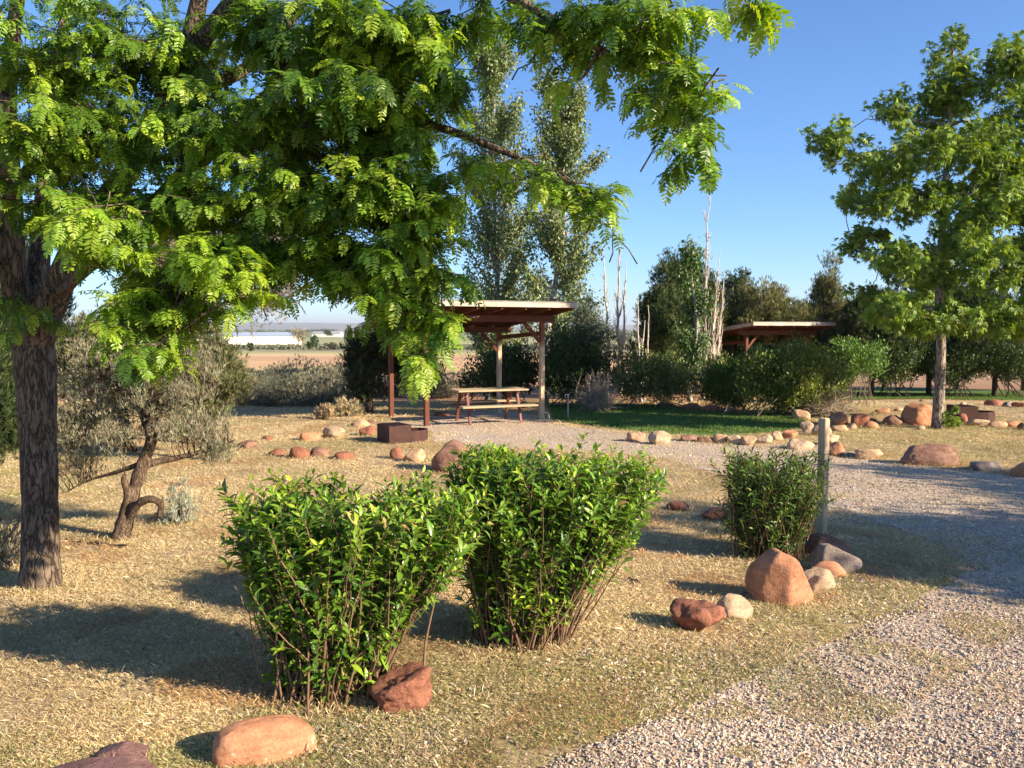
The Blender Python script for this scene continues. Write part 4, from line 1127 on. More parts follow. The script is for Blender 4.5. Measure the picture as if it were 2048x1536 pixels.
# maple on the right
MG = (.05, .12, .018); MC = [(.10, .18, .022), (.14, .23, .028), (.19, .29, .035), (.24, .33, .05)]
mb = []
for (px, py, rx, ry) in [(1905, 95, 38, 42), (1870, 180, 55, 45), (1935, 180, 55, 50), (2020, 140, 42, 45), (2050, 230, 60, 60), (1795, 230, 50, 38), (1655, 270, 42, 28), (1710, 310, 50, 32),
    (1850, 290, 60, 45), (1950, 290, 65, 50), (1770, 330, 50, 32), (1765, 400, 60, 30), (1690, 390, 34, 20), (1850, 400, 55, 45), (1980, 400, 70, 50), (2080, 380, 70, 70), (1700, 502, 44, 20), (1790, 520, 60, 36),
    (1880, 540, 70, 45), (1975, 520, 70, 50), (2070, 520, 70, 60), (1740, 590, 48, 28), (1800, 620, 60, 34), (1880, 640, 70, 36), (1970, 640, 80, 36), (2060, 630, 70, 45), (2140, 300, 70, 80), (2170, 480, 80, 90), (2140, 630, 70, 45),
    (1880, 230, 45, 40), (1920, 470, 60, 40), (2035, 110, 36, 36), (2080, 180, 60, 60), (2120, 420, 80, 70), (2020, 330, 60, 45), (1745, 470, 34, 20), (1640, 285, 26, 18), (1900, 60, 22, 26)]:
    rim = px < 1760 or py < 260
    for dd in ([rng.uniform(-.7, .7)] if rim else [-1.3 + rng.uniform(-.4, .3), 1.2 + rng.uniform(-.4, .4)]):
        b = blob(px, py, 17.85 + dd, rx * 1.08, ry * 1.12, .50 if rim else .8, rx * ry); mb.append(b)
blob_tree('maple_tree', 'tall green maple with a pale trunk standing among rocks on the right', 'tree', 17.85, 1877, mb, 1500, 30, .20, .112, STAR, MC, 'maple_leaf', 'maple_bark',
          trunk=[at(1874, 852, 17.85), at(1880, 760, 17.85), at(1882, 690, 17.85), at(1878, 560, 17.9), at(1888, 420, 17.9), at(1896, 280, 17.85), at(1905, 150, 17.85), at(1905, 100, 17.85)], tr=.135, mode='droop', twig_c=(.3, .25, .2), jit=.2)
g = gnd(1897, 858)
sb = [(np.array([g[0], g[1], .22]), np.array([.22, .18, .16]), 1), (np.array([g[0] + .1, g[1], .42]), np.array([.08, .08, .12]), .3)]
blob_tree('seedling', 'small bright yellow-green seedling at the foot of the maple', 'plant', g[1], 1897, sb, 36, 8, .07, .07, STAR, [(.22, .32, .05), (.16, .27, .04)], 'maple_leaf', 'stem', stems=6, tr=.008)

# poplars behind the near shelter
def poplar(D, bx, x0, x1, ytop, label, nbr, cols, lean=0.0, low=.12, per=95, lsz=.105, tr=.12):
    base = np.array([at(bx, 700, D)[0], D, tz(D)]); t = thing('poplar_tree', label, 'tree', base, 'poplars behind the near shelter')
    sa, la = Acc(), Acc(); topz = at(bx, ytop, D)[2]; Hh = topz - base[2]; Rx = (x1 - x0) / 2 / F * D
    cx = at((x0 + x1) / 2, 700, D)[0] - base[0]
    P = np.array([[cx * min(1, f * 1.6) + .10 * sin(f * 9 + bx), .05 * sin(f * 7), f * Hh * .97] for f in np.linspace(-.02, 1, 26)]); r = np.linspace(tr, .012, 26)
    tube(sa, P, r, 10)
    PP, OO = [], []
    for k in range(nbr):
        f = low + (.92 - low) * rng.uniform(0, 1) ** .85
        i = int(f * 25); s = P[i]; a = rng.uniform(0, 2 * pi)
        rad = Rx * 1.3 * (1.0 if f < .55 else 1 - .68 * ((f - .5) / .5) ** 1.3) * rng.uniform(.45, 1.05)
        L = rng.uniform(.09, .17) * Hh * (1.1 - .4 * f)
        e = s + np.array([cos(a) * rad, sin(a) * rad, L])
        e[2] = min(e[2], Hh * 1.0)
        Q = curve(s, e, .08, 8, .02, -.02); Q[:, :2] = s[:2] + (e[:2] - s[:2]) * (np.linspace(0, 1, 8)[:, None] ** .7)
        tube(sa, Q, np.linspace(max(.012, r[i] * .35), .004, 8), 5, cap=False)
        m = int(per * 3.6 * rng.uniform(.6, 1.3)); u = rng.uniform(.15, 1.05, m)
        q = np.stack([np.interp(u, np.linspace(0, 1, 8), Q[:, j]) for j in range(3)], 1)
        o = in_ball(m, .6); PP.append(q + o * [.25, .25, .30]); OO.append(o)
        for z in range(3):
            c = q[rng.integers(0, m)]; tube(sa, curve(c, c + rnd_dirs(1)[0] * .2 + [0, 0, .25], .1, 4, .04), np.linspace(.006, .002, 4), 4, cap=False)
    PP, OO = np.concatenate(PP), np.concatenate(OO)
    put_leaves(la, PP, OO, lsz, LO, cols, 'droop', .3)
    sa.build('trunk', M['poplar_bark'], t); la.build('crown', M['poplar_leaf'], t); return t
POP = [(.14, .19, .06), (.19, .24, .08), (.10, .145, .04), (.27, .31, .14)]
poplar(27.5, 985, 922, 1062, 40, 'tall airy poplar left of its neighbour, behind the shelter roof', 92, POP, per=80)
poplar(25.5, 1090, 1046, 1202, 118, 'slightly shorter poplar with its white trunk showing above the shelter roof', 84, POP, low=.20, per=78)
poplar(31, 1010, 960, 1075, 300, 'small poplar filling the gap between the two tall poplars', 50, POP, low=.1, per=60)
poplar(33, 1130, 1080, 1180, 420, 'low poplar behind the right end of the shelter roof', 40, POP, low=.1, per=55)
poplar(36, 750, 732, 770, 566, 'slim dark young poplar beyond the left end of the shelter roof', 26, [(.05, .09, .03), (.08, .12, .04)], low=.1, per=40, tr=.07)
poplar(26.5, 1386, 1358, 1416, 468, 'narrow fresh green poplar among the junipers', 44, [(.07, .15, .03), (.13, .2, .05), (.05, .1, .025)], low=.1, per=30, tr=.08)

# bare dead poplars
def dead(D, stems, label, group, n=60, c=(.62, .53, .44), spread=.28, r0=.07):
    b0 = stems[0]; base = np.array([at(b0[0], 700, D)[0], D, tz(D)]); t = thing('dead_tree', label, 'tree', base, group); sa = Acc()
    for (xb, xt, yt) in stems:
        top = at(xt, yt, D) - base; b = np.array([at(xb, 700, D)[0] - base[0], rng.normal(0, .15), -.1])
        P = curve(b, top, .04, 12, .008); r = np.linspace(r0, .008, 12); tube(sa, P, r, 8, np.array(c) * rng.uniform(.85, 1.1))
        for k in range(n):
            f = rng.uniform(.12, .93); s = P[int(f * 11)]; L = np.linalg.norm(top) * rng.uniform(.08, .24) * (1.15 - f); a = rng.uniform(0, 2 * pi)
            e = s + np.array([cos(a) * spread * L, sin(a) * spread * L, L]); Q = curve(s, e, .12, 6, .03)
            tube(sa, Q, np.linspace(.020 * (1.2 - f), .005, 6), 4, np.array(c) * rng.uniform(.7, 1.15), cap=False)
            for j in range(3):
                s2_ = Q[rng.integers(1, 5)]; e2 = s2_ + np.array([rng.normal(0, .12), rng.normal(0, .12), rng.uniform(.1, .4)]) * (L + .3) * .6
                tube(sa, curve(s2_, e2, .1, 4, .03), np.linspace(.008, .004, 4), 3, np.array(c) * rng.uniform(.7, 1.1), cap=False)
    sa.build('trunk', M['dead_wood'], t); return t
GD = 'bare dead poplars'
dead(30, [(1217, 1205, 478), (1232, 1238, 455), (1240, 1252, 520)], 'pale bare dead poplar with two thin leaders right of the leafy poplars', GD, 42)
dead(29, [(1415, 1420, 372), (1424, 1440, 500), (1408, 1400, 540), (1430, 1450, 540)], 'tallest bare dead poplar rising above the junipers', GD, 60, r0=.06)
dead(26, [(1284, 1276, 592), (1290, 1296, 610), (1280, 1290, 640)], 'short grey dead stems in front of the round dark juniper', GD, 12, r0=.045)
dead(34, [(1046, 1044, 555), (1056, 1058, 560)], 'short pale dead stems just above the shelter roof', GD, 12, r0=.04)

# junipers and other background trees
JD = [(.045, .07, .026), (.065, .09, .032), (.03, .05, .02), (.09, .11, .04)]
JO = [(.15, .16, .06), (.19, .19, .075), (.11, .125, .045), (.25, .22, .10)]
OL = [(.14, .165, .10), (.19, .21, .14), (.10, .13, .07)]
JM = JD[:3] + [(.10, .13, .045), (.12, .14, .05)]
GJ = 'junipers behind the shelters'
def jun(D, x0, x1, y0, y1, label, cols, n=30, ncl=420, per=12, group=GJ, shape='oval', crad=.24, size=.22, base=None, tr=.10, bark='juniper_bark', tm=None, mode='up', name='juniper_tree', cat='tree', stems=0, ntw=140, mat='dull_leaf', rfrac=.34, shell=.4):
    bb = bbox_blobs(x0, x1, y0, y1, D, n, rfrac, None, shape); bx = base or (x0 + x1) / 2
    ncl = int(ncl * 1.9)
    tk = None if stems else [at(bx, (y0 + 2 * y1) / 3, D), at(bx + (x1 - x0) * .04, y0 * .6 + y1 * .4, D), at(bx, y0 * .7 + y1 * .3, D)]
    return blob_tree(name, label, cat, D, bx, bb, ncl, per, crad, size, TUFT if tm is None else tm, cols, mat, bark, trunk=tk, stems=stems, mode=mode, group=group, tr=tr, ntw=ntw, shell=shell)
jun(28.5, 1250, 1385, 560, 775, 'round dark juniper with the short dead stems in front of it', JM, 22, 420, 12)
jun(31, 1300, 1450, 500, 770, 'tall rounded juniper directly behind the tallest dead poplar', JM, 28, 460, 12)
jun(32, 1418, 1512, 535, 770, 'dark juniper between the dead poplar and the olive juniper', JM, 20, 320, 12)
jun(31.5, 1470, 1620, 530, 770, 'broad olive-coloured juniper behind the farther shelter roof', JO, 26, 460, 12)
jun(33, 1585, 1700, 508, 765, 'airy olive juniper with sky showing through it, above the shelter roof end', JO, 22, 260, 11, tr=.12, rfrac=.26)
jun(30, 1680, 1810, 560, 765, 'dark juniper at the left edge of the maple crown', JD, 24, 520, 12)
jun(31, 1780, 1940, 545, 765, 'dark juniper hidden behind the maple trunk', JD, 26, 560, 12)
jun(30, 1905, 2080, 545, 765, 'dark juniper behind the right side of the maple', JD, 26, 560, 12)
jun(24, 1125, 1232, 600, 770, 'grey-green russian olive right of the near shelter roof', OL, 22, 420, 12, group=None, tm=[LO_N], size=.075, mode='droop', name='russian_olive_tree', crad=.25, bark='juniper_bark')
jun(21.5, 700, 862, 640, 822, 'dark juniper with a bare crooked trunk left of the near shelter posts', [(.035, .05, .024), (.05, .065, .03), (.075, .085, .045)], 22, 330, 12, base=738, tr=.11, rfrac=.3)

for i, (x0, x1, y0, lab) in enumerate(((1290, 1440, 600, 'low dark juniper filling the gap behind the slim fresh green poplar'), (1430, 1570, 612, 'low dark juniper behind the left half of the farther shelter'),
    (1560, 1720, 606, 'low dark juniper behind the right half of the farther shelter'), (1690, 1850, 590, 'deep green juniper behind the gap left of the maple trunk'), (1840, 1990, 600, 'deep green juniper behind the maple trunk'), (1970, 2130, 590, 'deep green juniper at the right edge behind the shrub row'))):
    jun(34.5, x0, x1, y0, 772, lab, JD, 26, 330, 12, size=.26, crad=.28)
# leafy shrubs in the middle distance
SG = [(.13, .18, .03), (.18, .23, .04), (.09, .13, .024), (.25, .28, .07)]
SDk = [(.055, .09, .024), (.08, .12, .03), (.035, .06, .018)]
GS = 'leafy shrubs behind the lawn'
def shrub(D, x0, x1, y0, y1, label, cols=SG, n=22, ncl=520, per=16, size=.085, group=GS, tm=None, stems=22, crad=.22, mat='poplar_leaf', tr=.018, twig=(.20, .155, .11), name='leafy_shrub', mode='up', base=None, ntw=260, shell=.35, bark='dead_wood', rfrac=.36):
    ncl = int(ncl * 1.6); n = int(n * 1.3)
    bb = bbox_blobs(x0, x1, y0, y1, D, n, rfrac, None, 'dome')
    return blob_tree(name, label, 'shrub', D, base or (x0 + x1) / 2, bb, ncl, per, crad, size, tm or [LO, LO_N], cols, mat, bark, stems=stems, mode=mode, group=group, tr=tr, twig_c=twig, ntw=ntw, shell=shell)
shrub(24.5, 925, 1080, 672, 812, 'dark leafy shrub behind the picnic table', SDk, 26, 640)
shrub(24, 1060, 1235, 640, 808, 'dark leafy shrub between the shelter and the water pipe', SDk, 28, 760)
shrub(24, 1215, 1405, 690, 815, 'loose yellow-green shrub behind the middle of the lawn', [(.14, .18, .04), (.19, .22, .055), (.09, .13, .03), (.26, .26, .10)], 26, 420, stems=34)
shrub(23, 1392, 1530, 688, 824, 'dark green shrub left of the largest shrub', SG[:3], 24, 640)
shrub(21, 1478, 1692, 678, 828, 'largest dense green shrub in front of the farther shelter', SG, 34, 1150, 18, stems=40)
shrub(25.5, 1648, 1762, 664, 772, 'fresh green shrub right of the farther shelter', [(.11, .21, .035), (.15, .26, .05), (.07, .15, .03)], 18, 420)
GH = 'dark shrubs in a row behind the far lawn'
for x0, x1, y0, lab in ((1740, 1862, 660, 'left of the maple trunk'), (1850, 1968, 672, 'just right of the maple trunk'), (1955, 2110, 655, 'at the right edge of the picture')):
    shrub(29.5, x0 - 8, x1 + 8, y0, 776, 'dark shrub with bare lower stems ' + lab, SDk, 26, 560, group=GH, stems=12, tr=.03, twig=(.10, .07, .05))
# bare brushy tangles at shrub feet
def brush(D, x0, x1, y0, y1, label, c=(.42, .34, .25), n=420):
    b = gnd((x0 + x1) / 2, y1); base = np.array([at((x0 + x1) / 2, 700, D)[0], D, tz(D)])
    sa = Acc(); w = (x1 - x0) / 2 / F * D; h = at(x0, y0, D)[2] - tz(D)
    for k in range(n):
        a = rng.uniform(0, 2 * pi); q = np.array([rng.normal(0, w * .3), rng.normal(0, w * .3), rng.uniform(0, h * .3)])
        e = np.array([cos(a) * w * rng.uniform(.3, 1.05), sin(a) * w * rng.uniform(.3, 1), h * rng.uniform(.05, 1)])
        e[2] *= (1 - .5 * (abs(e[0]) / w) ** 2)
        tube(sa, curve(q, e, .2, 6, .04), np.linspace(.008, .002, 6), 3, np.array(c) * rng.uniform(.6, 1.3), cap=False)
    o = sa.build('dry_brush', M['dead_wood']); o.location = tuple(map(float, base)); tag(o, label, 'brush', 'tangles of dry twigs')
brush(20.3, 1575, 1725, 765, 832, 'tangle of bare dry twigs at the right foot of the largest shrub')
brush(22.3, 1140, 1250, 735, 812, 'tangle of bare arching twigs behind the water pipe')

# ------------------------------------------------------------------ left side: sagebrush, junipers
SGE = [(.22, .22, .14), (.30, .29, .19), (.16, .16, .10), (.36, .32, .21)]
SGD = [(.13, .14, .095), (.17, .175, .12), (.10, .11, .07)]
sbase = gnd(240, 1078); Ds = sbase[1]
t = thing('sagebrush_tree', 'old twisted sagebrush with a gnarled split trunk and grey-green twigs', 'shrub', sbase)
sa, la, paths = Acc(), Acc(), []
def S(px, py, dd=0): return at(px, py, Ds + dd) - sbase
for pts, rad in (([S(240, 1095), S(243, 1070), S(262, 1000), S(285, 930), S(303, 880), S(300, 850), S(330, 810, .1), S(360, 770, .2)], [.10, .09, .07, .062, .055, .045, .03, .015]),
                 ([S(252, 1040), S(256, 990, -.05), S(248, 960, -.1), S(250, 948, -.1)], [.05, .042, .03, .012]),
                 ([S(250, 1050), S(275, 1010, -.1), S(300, 998, -.15), S(322, 1008, -.15), S(318, 1030, -.15), S(308, 1028, -.15)], [.045, .04, .036, .034, .026, .012]),
                 ([S(290, 930), S(320, 922, .05), S(370, 912, .1), S(430, 895, .2), S(470, 880, .2)], [.04, .036, .028, .015, .006]),
                 ([S(303, 880), S(280, 820, .1), S(240, 780, .2), S(200, 730, .3)], [.045, .035, .022, .01]),
                 ([S(300, 860), S(310, 790, -.1), S(320, 740, -.2), S(335, 700, -.2)], [.04, .03, .018, .008]),
                 ([S(275, 930), S(230, 945, .1), S(180, 960, .2), S(130, 985, .2)], [.03, .02, .012, .005]),
                 ([S(270, 900), S(220, 880, .2), S(170, 880, .3), S(130, 900, .4)], [.03, .022, .014, .006]),
                 ([S(330, 810, .1), S(390, 800, .1), S(430, 780, .1)], [.025, .015, .006])):
    P, r = smooth_path(pts, rad, 6); paths.append((P, r)); tube(sa, P, r * (1 + rng.normal(0, .06, len(r))), 10)
sbl = [blob(*b) for b in [(300, 715, Ds - .1, 95, 55, .4), (385, 730, Ds + .2, 60, 45, .35), (200, 720, Ds + .3, 70, 50, .4), (130, 860, Ds + .3, 50, 50, .35), (230, 760, Ds + .2, 80, 60, .5), (370, 780, Ds + .1, 70, 50, .4), (410, 850, Ds + .2, 55, 45, .35), (330, 800, Ds, 80, 45, .4),
        (180, 850, Ds + .2, 70, 50, .4), (240, 880, Ds - .1, 50, 45, .3), (150, 930, Ds + .3, 50, 40, .3), (350, 860, Ds, 50, 28, .3), (430, 900, Ds + .2, 30, 25, .2), (160, 790, Ds + .3, 60, 50, .4)]]
sbl = [(b[0] - sbase, b[1], b[2]) for b in sbl]
Pp, out, cc, cid = cluster_points(sbl, 520, 18, .11, .5)
for c in cc:
    s = nearest_on(paths, c); e = c + [0, 0, .05]
    tube(sa, curve(s[0], e, .15, 6, .04, .02), np.linspace(.007, .0015, 6), 4, cap=False)
put_leaves(la, Pp, out, .075, [tuft(4, .075, .45, s) for s in range(3)], SGE, 'up', .25, None, cid)
sa.build('trunk', M['sage_bark'], t); la.build('foliage', M['dull_leaf'], t)

def sage_bush(loc, w, h, label, n=700, cols=SGE, group='silver sagebrush', size=.10):
    t = thing('sagebrush', label, 'shrub', loc, group); sa, la = Acc(), Acc()
    q = in_ball(n, .5); q[:, 2] = np.abs(q[:, 2]); q = q * [w, w, h]
    for k in range(0, n, 4): tube(sa, curve(q[k] * [.15, .15, 0], q[k], .12, 5, .03), np.linspace(.008, .002, 5), 4, (.22, .17, .13), cap=False)
    put_leaves(la, q, nrm(q) * .5, size, TUFT, cols, 'up', .28)
    sa.build('stems', M['stem'], t); la.build('foliage', M['dull_leaf'], t); return t
g = gnd(362, 1046)
sage_bush(g, .22, .46, 'small pale silvery sagebrush sprig right of the twisted trunk', 300, [(.33, .36, .27), (.40, .42, .32)], size=.085)
g = gnd(15, 1130); sage_bush(g, .30, .5, 'grey sagebrush cut by the left edge beside the big trunk', 320)
g = gnd(692, 833); sage_bush(g, .42, .42, 'tawny dry tussock left of the near shelter posts', 420, [(.42, .30, .17), (.5, .38, .22), (.25, .25, .16)], size=.16)
g = gnd(650, 838); sage_bush(g, .25, .3, 'small tawny tussock left of the larger one', 200, [(.42, .30, .17), (.5, .38, .22)], size=.14)
g = gnd(448, 800); sage_bush((g[0], g[1], g[2]), .9, .75, 'pale dry grass clump at the left end of the sagebrush bank', 700, [(.30, .24, .13), (.36, .3, .17), (.2, .19, .1)], size=.2)
protos = [sage_bush((at(x, 700, D)[0], D, tz(D)), w, h, lab, 950, c, 'sagebrush bank beyond the clearing', .15) for x, D, w, h, lab, c in
    ((520, 27, 1.0, 1.05, 'grey sagebrush at the left end of the bank', SGD), (585, 25, .95, .95, 'shaded sagebrush at the front of the bank, middle', SGD), (640, 27, 1.05, 1.25, 'pale tall sagebrush in the middle of the bank', SGE))]
spots = [(492, 25, .85, 'low sagebrush at the front left of the bank'), (552, 29, 1.0, 'sagebrush behind the left of the bank'), (600, 30.5, 1.1, 'sagebrush on the bank skyline left of the middle'),
         (655, 32, 1.1, 'sagebrush on the bank skyline right of the middle'), (690, 28, 1.1, 'sagebrush at the right of the bank beside the dark juniper'), (622, 24.3, .8, 'low shaded sagebrush at the front right of the bank'),
         (545, 24.3, .75, 'low shaded sagebrush at the front of the bank, left'), (715, 31, 1.0, 'sagebrush behind the dark juniper crown'), (668, 24.6, .85, 'shaded sagebrush behind the tawny tussocks'),
         (560, 34, 1.0, 'farthest sagebrush on the left of the bank'), (628, 36, 1.1, 'farthest sagebrush on the right of the bank'), (690, 37, 1.1, 'far sagebrush showing above the right of the bank'),
         (780, 30, 1.0, 'sagebrush seen between the two left shelter posts'), (880, 29, .95, 'sagebrush seen behind the left end of the table')]
for i, (x, D, s, lab) in enumerate(spots):
    o = copy_tree(protos[i % 3]); o.location = (float(at(x, 700, D)[0]), D, tz(D)); o.scale = (s, s, s * rng.uniform(.9, 1.1)); o.rotation_euler = (0, 0, rng.uniform(0, 6))
    o['label'] = lab

GLJ = 'junipers behind the locust trunk'
JG = [(.11, .125, .05), (.15, .16, .065), (.08, .095, .04), (.20, .18, .09)]
jun(13.5, 330, 505, 660, 850, 'bushy olive juniper at the left of the open field view', JG, 26, 520, 13, group=GLJ, crad=.16, size=.13)
jun(14.5, 110, 380, 590, 850, 'wide olive juniper behind the twisted sagebrush', JG, 34, 900, 13, group=GLJ, crad=.18, size=.13)
jun(11.5, -150, 60, 560, 1000, 'dark juniper at the far left edge behind the locust trunk', JD, 30, 640, 13, group=GLJ, crad=.16, size=.13)
jun(17, -60, 130, 470, 860, 'dark tall juniper glimpsed between the locust limbs', JD, 26, 520, 12, group=GLJ, crad=.2, size=.16)
jun(15.5, 220, 480, 390, 700, 'grey-brown half dead tree behind the locust leaves', [(.20, .17, .10), (.26, .22, .15), (.14, .13, .07)], 26, 420, 12, group=None, name='half_dead_tree', crad=.22, size=.12, base=380)
jun(18, 440, 610, 400, 655, 'sparse tree with pinkish dry tips seen against the pale sky', [(.40, .28, .22), (.30, .24, .17), (.22, .2, .12)], 24, 260, 11, group=None, name='sparse_dry_tree', crad=.3, size=.12, base=430, tr=.06, rfrac=.28, bark='dead_wood')

# shade tree outside the picture on the right: it throws the shade lying across the drive
def shade(x, y, h, w, label, n=900):
    base = np.array([x, y, 0.0]); bl = []
    for k in range(26):
        q = in_ball(1, .5)[0]; bl.append((base + [q[0] * w, q[1] * w, h * .58 + q[2] * h * .36], np.array([w * .36, w * .36, h * .15]), 1))
    t = thing('shade_tree', label, 'tree', base); sa, la = Acc(), Acc()
    P, r = smooth_path([base + [0, 0, -.1], base + [0, 0, h * .3], base + [.1, 0, h * .6], base + [0, 0, h * .9]], [.16, .13, .09, .03]); tube(sa, P, r, 10)
    for b in bl: tube(sa, curve(nearest_on([(P, r)], b[0])[0], b[0], .1, 5), np.linspace(.05, .01, 5), 6)
    Pp, out, cc, cid = cluster_points(bl, n, 26, .26, .45); put_leaves(la, Pp, out, .12, LO, SG, 'droop')
    sa.build('trunk', M['maple_bark'], t, org=base); la.build('crown', M['poplar_leaf'], t, org=base)
shade(11.4, 5.0, 5.3, 2.3, 'leafy tree beside the drive just outside the right of the view')
shade(15.0, 6.6, 5.4, 1.9, 'second leafy tree beside the drive outside the right of the view', 700)
# ------------------------------------------------------------------ far fields: building, shrubs, trees
Dw = 340
b0, b1 = at(422, 690, Dw), at(604, 690, Dw + 25)
t = thing('warehouse', 'long low white warehouse across the open field', 'building', (b0[0], b0[1], tz(Dw)), None, math.atan2(b1[1] - b0[1], b1[0] - b0[0]))
Lw = float(np.hypot(*(b1 - b0)[:2])); hw = 3.9
mw = attr_mat('warehouse_wall', .7, .3); mr = attr_mat('warehouse_roof', .4, .4)
a = Acc(); dpt = 30
box(a, (Lw / 2, dpt / 2, hw / 2), (Lw, dpt, hw), colr=(.74, .69, .58)); 
for i in range(10): box(a, (Lw * i / 9 + (.15 if i == 0 else -.15 if i == 9 else 0), -.06, hw / 2), (.18, .11, hw), colr=(.5, .46, .4))
a.build('wall', mw, t, smooth=False)
a = Acc(); V = [(-.6, -.6, hw), (Lw + .6, -.6, hw), (Lw + .6, dpt + .6, hw), (-.6, dpt + .6, hw), (-.6, dpt / 2, hw + 1.5), (Lw + .6, dpt / 2, hw + 1.5)]
a.add(V, [[0, 1, 5, 4], [2, 3, 4, 5]], (.42, .47, .52)); a.add(V, [[0, 4, 3], [1, 2, 5]], (.42, .47, .52)); a.build('roof', mr, t, smooth=False)
a = Acc(); box(a, (Lw * .3, -.08, 1.6), (4, .1, 3.2), colr=(.55, .55, .52)); a.build('door', mw, t, smooth=False)
GB = 'pale buildings on the far side of the fields'
for i, (x, D, w, h, lab) in enumerate(((655, 800, 26, 3.2, 'distant pale shed right of the warehouse'), (688, 850, 34, 3.4, 'longest of the distant pale sheds'), (722, 820, 18, 3.0, 'distant pale shed near the slim poplars'),
                                       (385, 620, 20, 4, 'distant bluish shed left of the warehouse'))):
    p = at(x, 700, D); t = thing('farm_building', lab, 'building', (p[0], D, tz(D)), GB)
    a = Acc(); box(a, (0, 0, h / 2), (w, 12, h), colr=(.68, .64, .56)); a.build('wall', mw, t, smooth=False)
    a = Acc(); V = [(-w / 2 - .4, -6.4, h), (w / 2 + .4, -6.4, h), (w / 2 + .4, 6.4, h), (-w / 2 - .4, 6.4, h), (-w / 2 - .4, 0, h + 2), (w / 2 + .4, 0, h + 2)]
    a.add(V, [[0, 1, 5, 4], [2, 3, 4, 5]], (.36, .36, .36)); a.add(V, [[0, 4, 3], [1, 2, 5]], (.6, .56, .5)); a.build('roof', mr, t, smooth=False)
def far_tree(x, D, w, h, label, cols, name='field_tree', n=260, group='small trees out on the fields', lsz=.35):
    p = np.array([at(x, 700, D)[0], D, tz(D)]); t = thing(name, label, 'tree', p, group); sa, la = Acc(), Acc()
    P = curve((0, 0, -.3), (0, 0, h * .85), .05, 8, .01); r = np.linspace(h * .025, .02, 8); tube(sa, P, r, 6, (.2, .16, .12))
    cc = in_ball(30, .5) * [w * .8, w * .8, h * .38] + [0, 0, h * .58]
    for c in cc: tube(sa, curve(P[3], c, .1, 4), np.linspace(h * .008, .01, 4), 4, (.2, .16, .12), cap=False)
    q = np.repeat(cc, n // 30, 0); o = in_ball(len(q)); q = q + o * [w * .35, w * .35, h * .12]
    put_leaves(la, q, o, lsz, LO, cols, 'up'); sa.build('trunk', M['stem'], t); la.build('crown', M['dull_leaf'], t)
far_tree(598, 175, 2.0, 5.6, 'thin pale orange-leaved tree at the right end of the warehouse', [(.3, .2, .12), (.26, .24, .14)], n=420)
far_tree(628, 180, 1.1, 3.6, 'small dark green tree right of the thin pale tree', [(.05, .09, .03)], n=500)
far_tree(618, 182, .6, 2.0, 'tiny dark bush-like tree touching the small dark green tree', [(.06, .09, .03)], n=240)
far_tree(698, 190, 1.1, 6.2, 'first of two slim dark poplars out in the field', [(.05, .08, .03)], n=600)
far_tree(718, 190, 1.1, 6.0, 'second slim dark poplar out in the field', [(.05, .08, .03)], n=600)
far_tree(656, 720, 5, 6, 'round dark tree between the distant sheds', [(.05, .08, .03)], n=300, lsz=1.2)
far_tree(662, 200, 1.8, 1.8, 'low dark round bush in the green field', [(.06, .07, .04)], n=400)
far_tree(502, 155, .8, 1.8, 'small dark bush at the near edge of the far sage strip', [(.06, .08, .04)], n=300)
far_tree(1240, 400, 6, 6, 'small hazy tree seen between the dead poplars and junipers', [(.07, .09, .05)], n=400, lsz=.9)
la = Acc()
for i in range(60):
    px = rng.uniform(200, 800) if i < 44 else rng.uniform(1190, 1700); D = rng.uniform(800, 2200)
    c = np.array([at(px, 700, D)[0], D, tz(D)]); n = 90; q = in_ball(n, .5) * [14, 6, 3.5] + [0, 0, 3.5]
    put_leaves(la, c + q, nrm(q), 2.0, LO, [(.06, .08, .045), (.09, .10, .06)], 'up')
tag(la.build('far_woods', M['dull_leaf']), 'hazy line of far trees along the valley floor', None, None, 'stuff')

# strips of low sagebrush out on the flats: too many to count
la = Acc(); n = 5200
D = rng.choice([1, 0], n, p=[.75, .25]); yy = np.where(D == 1, rng.uniform(205, 300, n), rng.uniform(38, 70, n))
xx = rng.uniform(-.42, .2, n) * yy; zz = np.interp(yy, TY, TZ)
m_ = (yy > 100) | (noise_mask := np.array([noise.noise(Vector((a * .1, b * .1, 0))) for a, b in zip(xx, yy)]) > .15)
xx, yy, zz = xx[m_], yy[m_], zz[m_]
P = np.stack([xx, yy, zz + .05], 1); S_ = np.where(yy > 100, rng.uniform(.6, 1.5, len(yy)), rng.uniform(.15, .45, len(yy)))
d = rnd_dirs(len(P)) * .5 + [0, 0, 1]
tv, tf = tuft(14, .35, 1.1, 55)
inst(la, tv, tf, frames(d), P, pal([(.17, .17, .11), (.22, .21, .14), (.12, .13, .08)], len(P)), S_)
tag(la.build('sage_flats', M['dull_leaf']), 'strips of low grey sagebrush across the distant flats', None, None, 'stuff')

# ------------------------------------------------------------------ dry grass, lawn grass, gravel
def zone_noise(x, y, s, o=0.0):
    return np.array([noise.noise(Vector((a * s + o, b * s, o))) for a, b in zip(x, y)])
def in_rocks(x, y, k=0.85):
    r = np.zeros(len(x), bool)
    for (cx, cy, a, b) in ROCK_SPOTS:
        r |= ((x - cx) / (a * k)) ** 2 + ((y - cy) / (b * k)) ** 2 < 1
    return r
def blade(bend=.35):
    return np.array([(-.5, 0, 0), (.5, 0, 0), (.3, .55, bend * .3), (0, 1, bend * .1)]), np.array([[0, 1, 2], [0, 2, 3]])
def scatter_xy(n, y0, y1, pw=1.0):
    u = rng.uniform(0, 1, n)
    y = (y0 ** (1 - pw) + u * (y1 ** (1 - pw) - y0 ** (1 - pw))) ** (1 / (1 - pw)) if pw != 1 else y0 * (y1 / y0) ** u
    x = rng.uniform(-1, 1, n) * (y * .66 + .8)
    return x, y
tv, tf = blade()
ga = Acc()
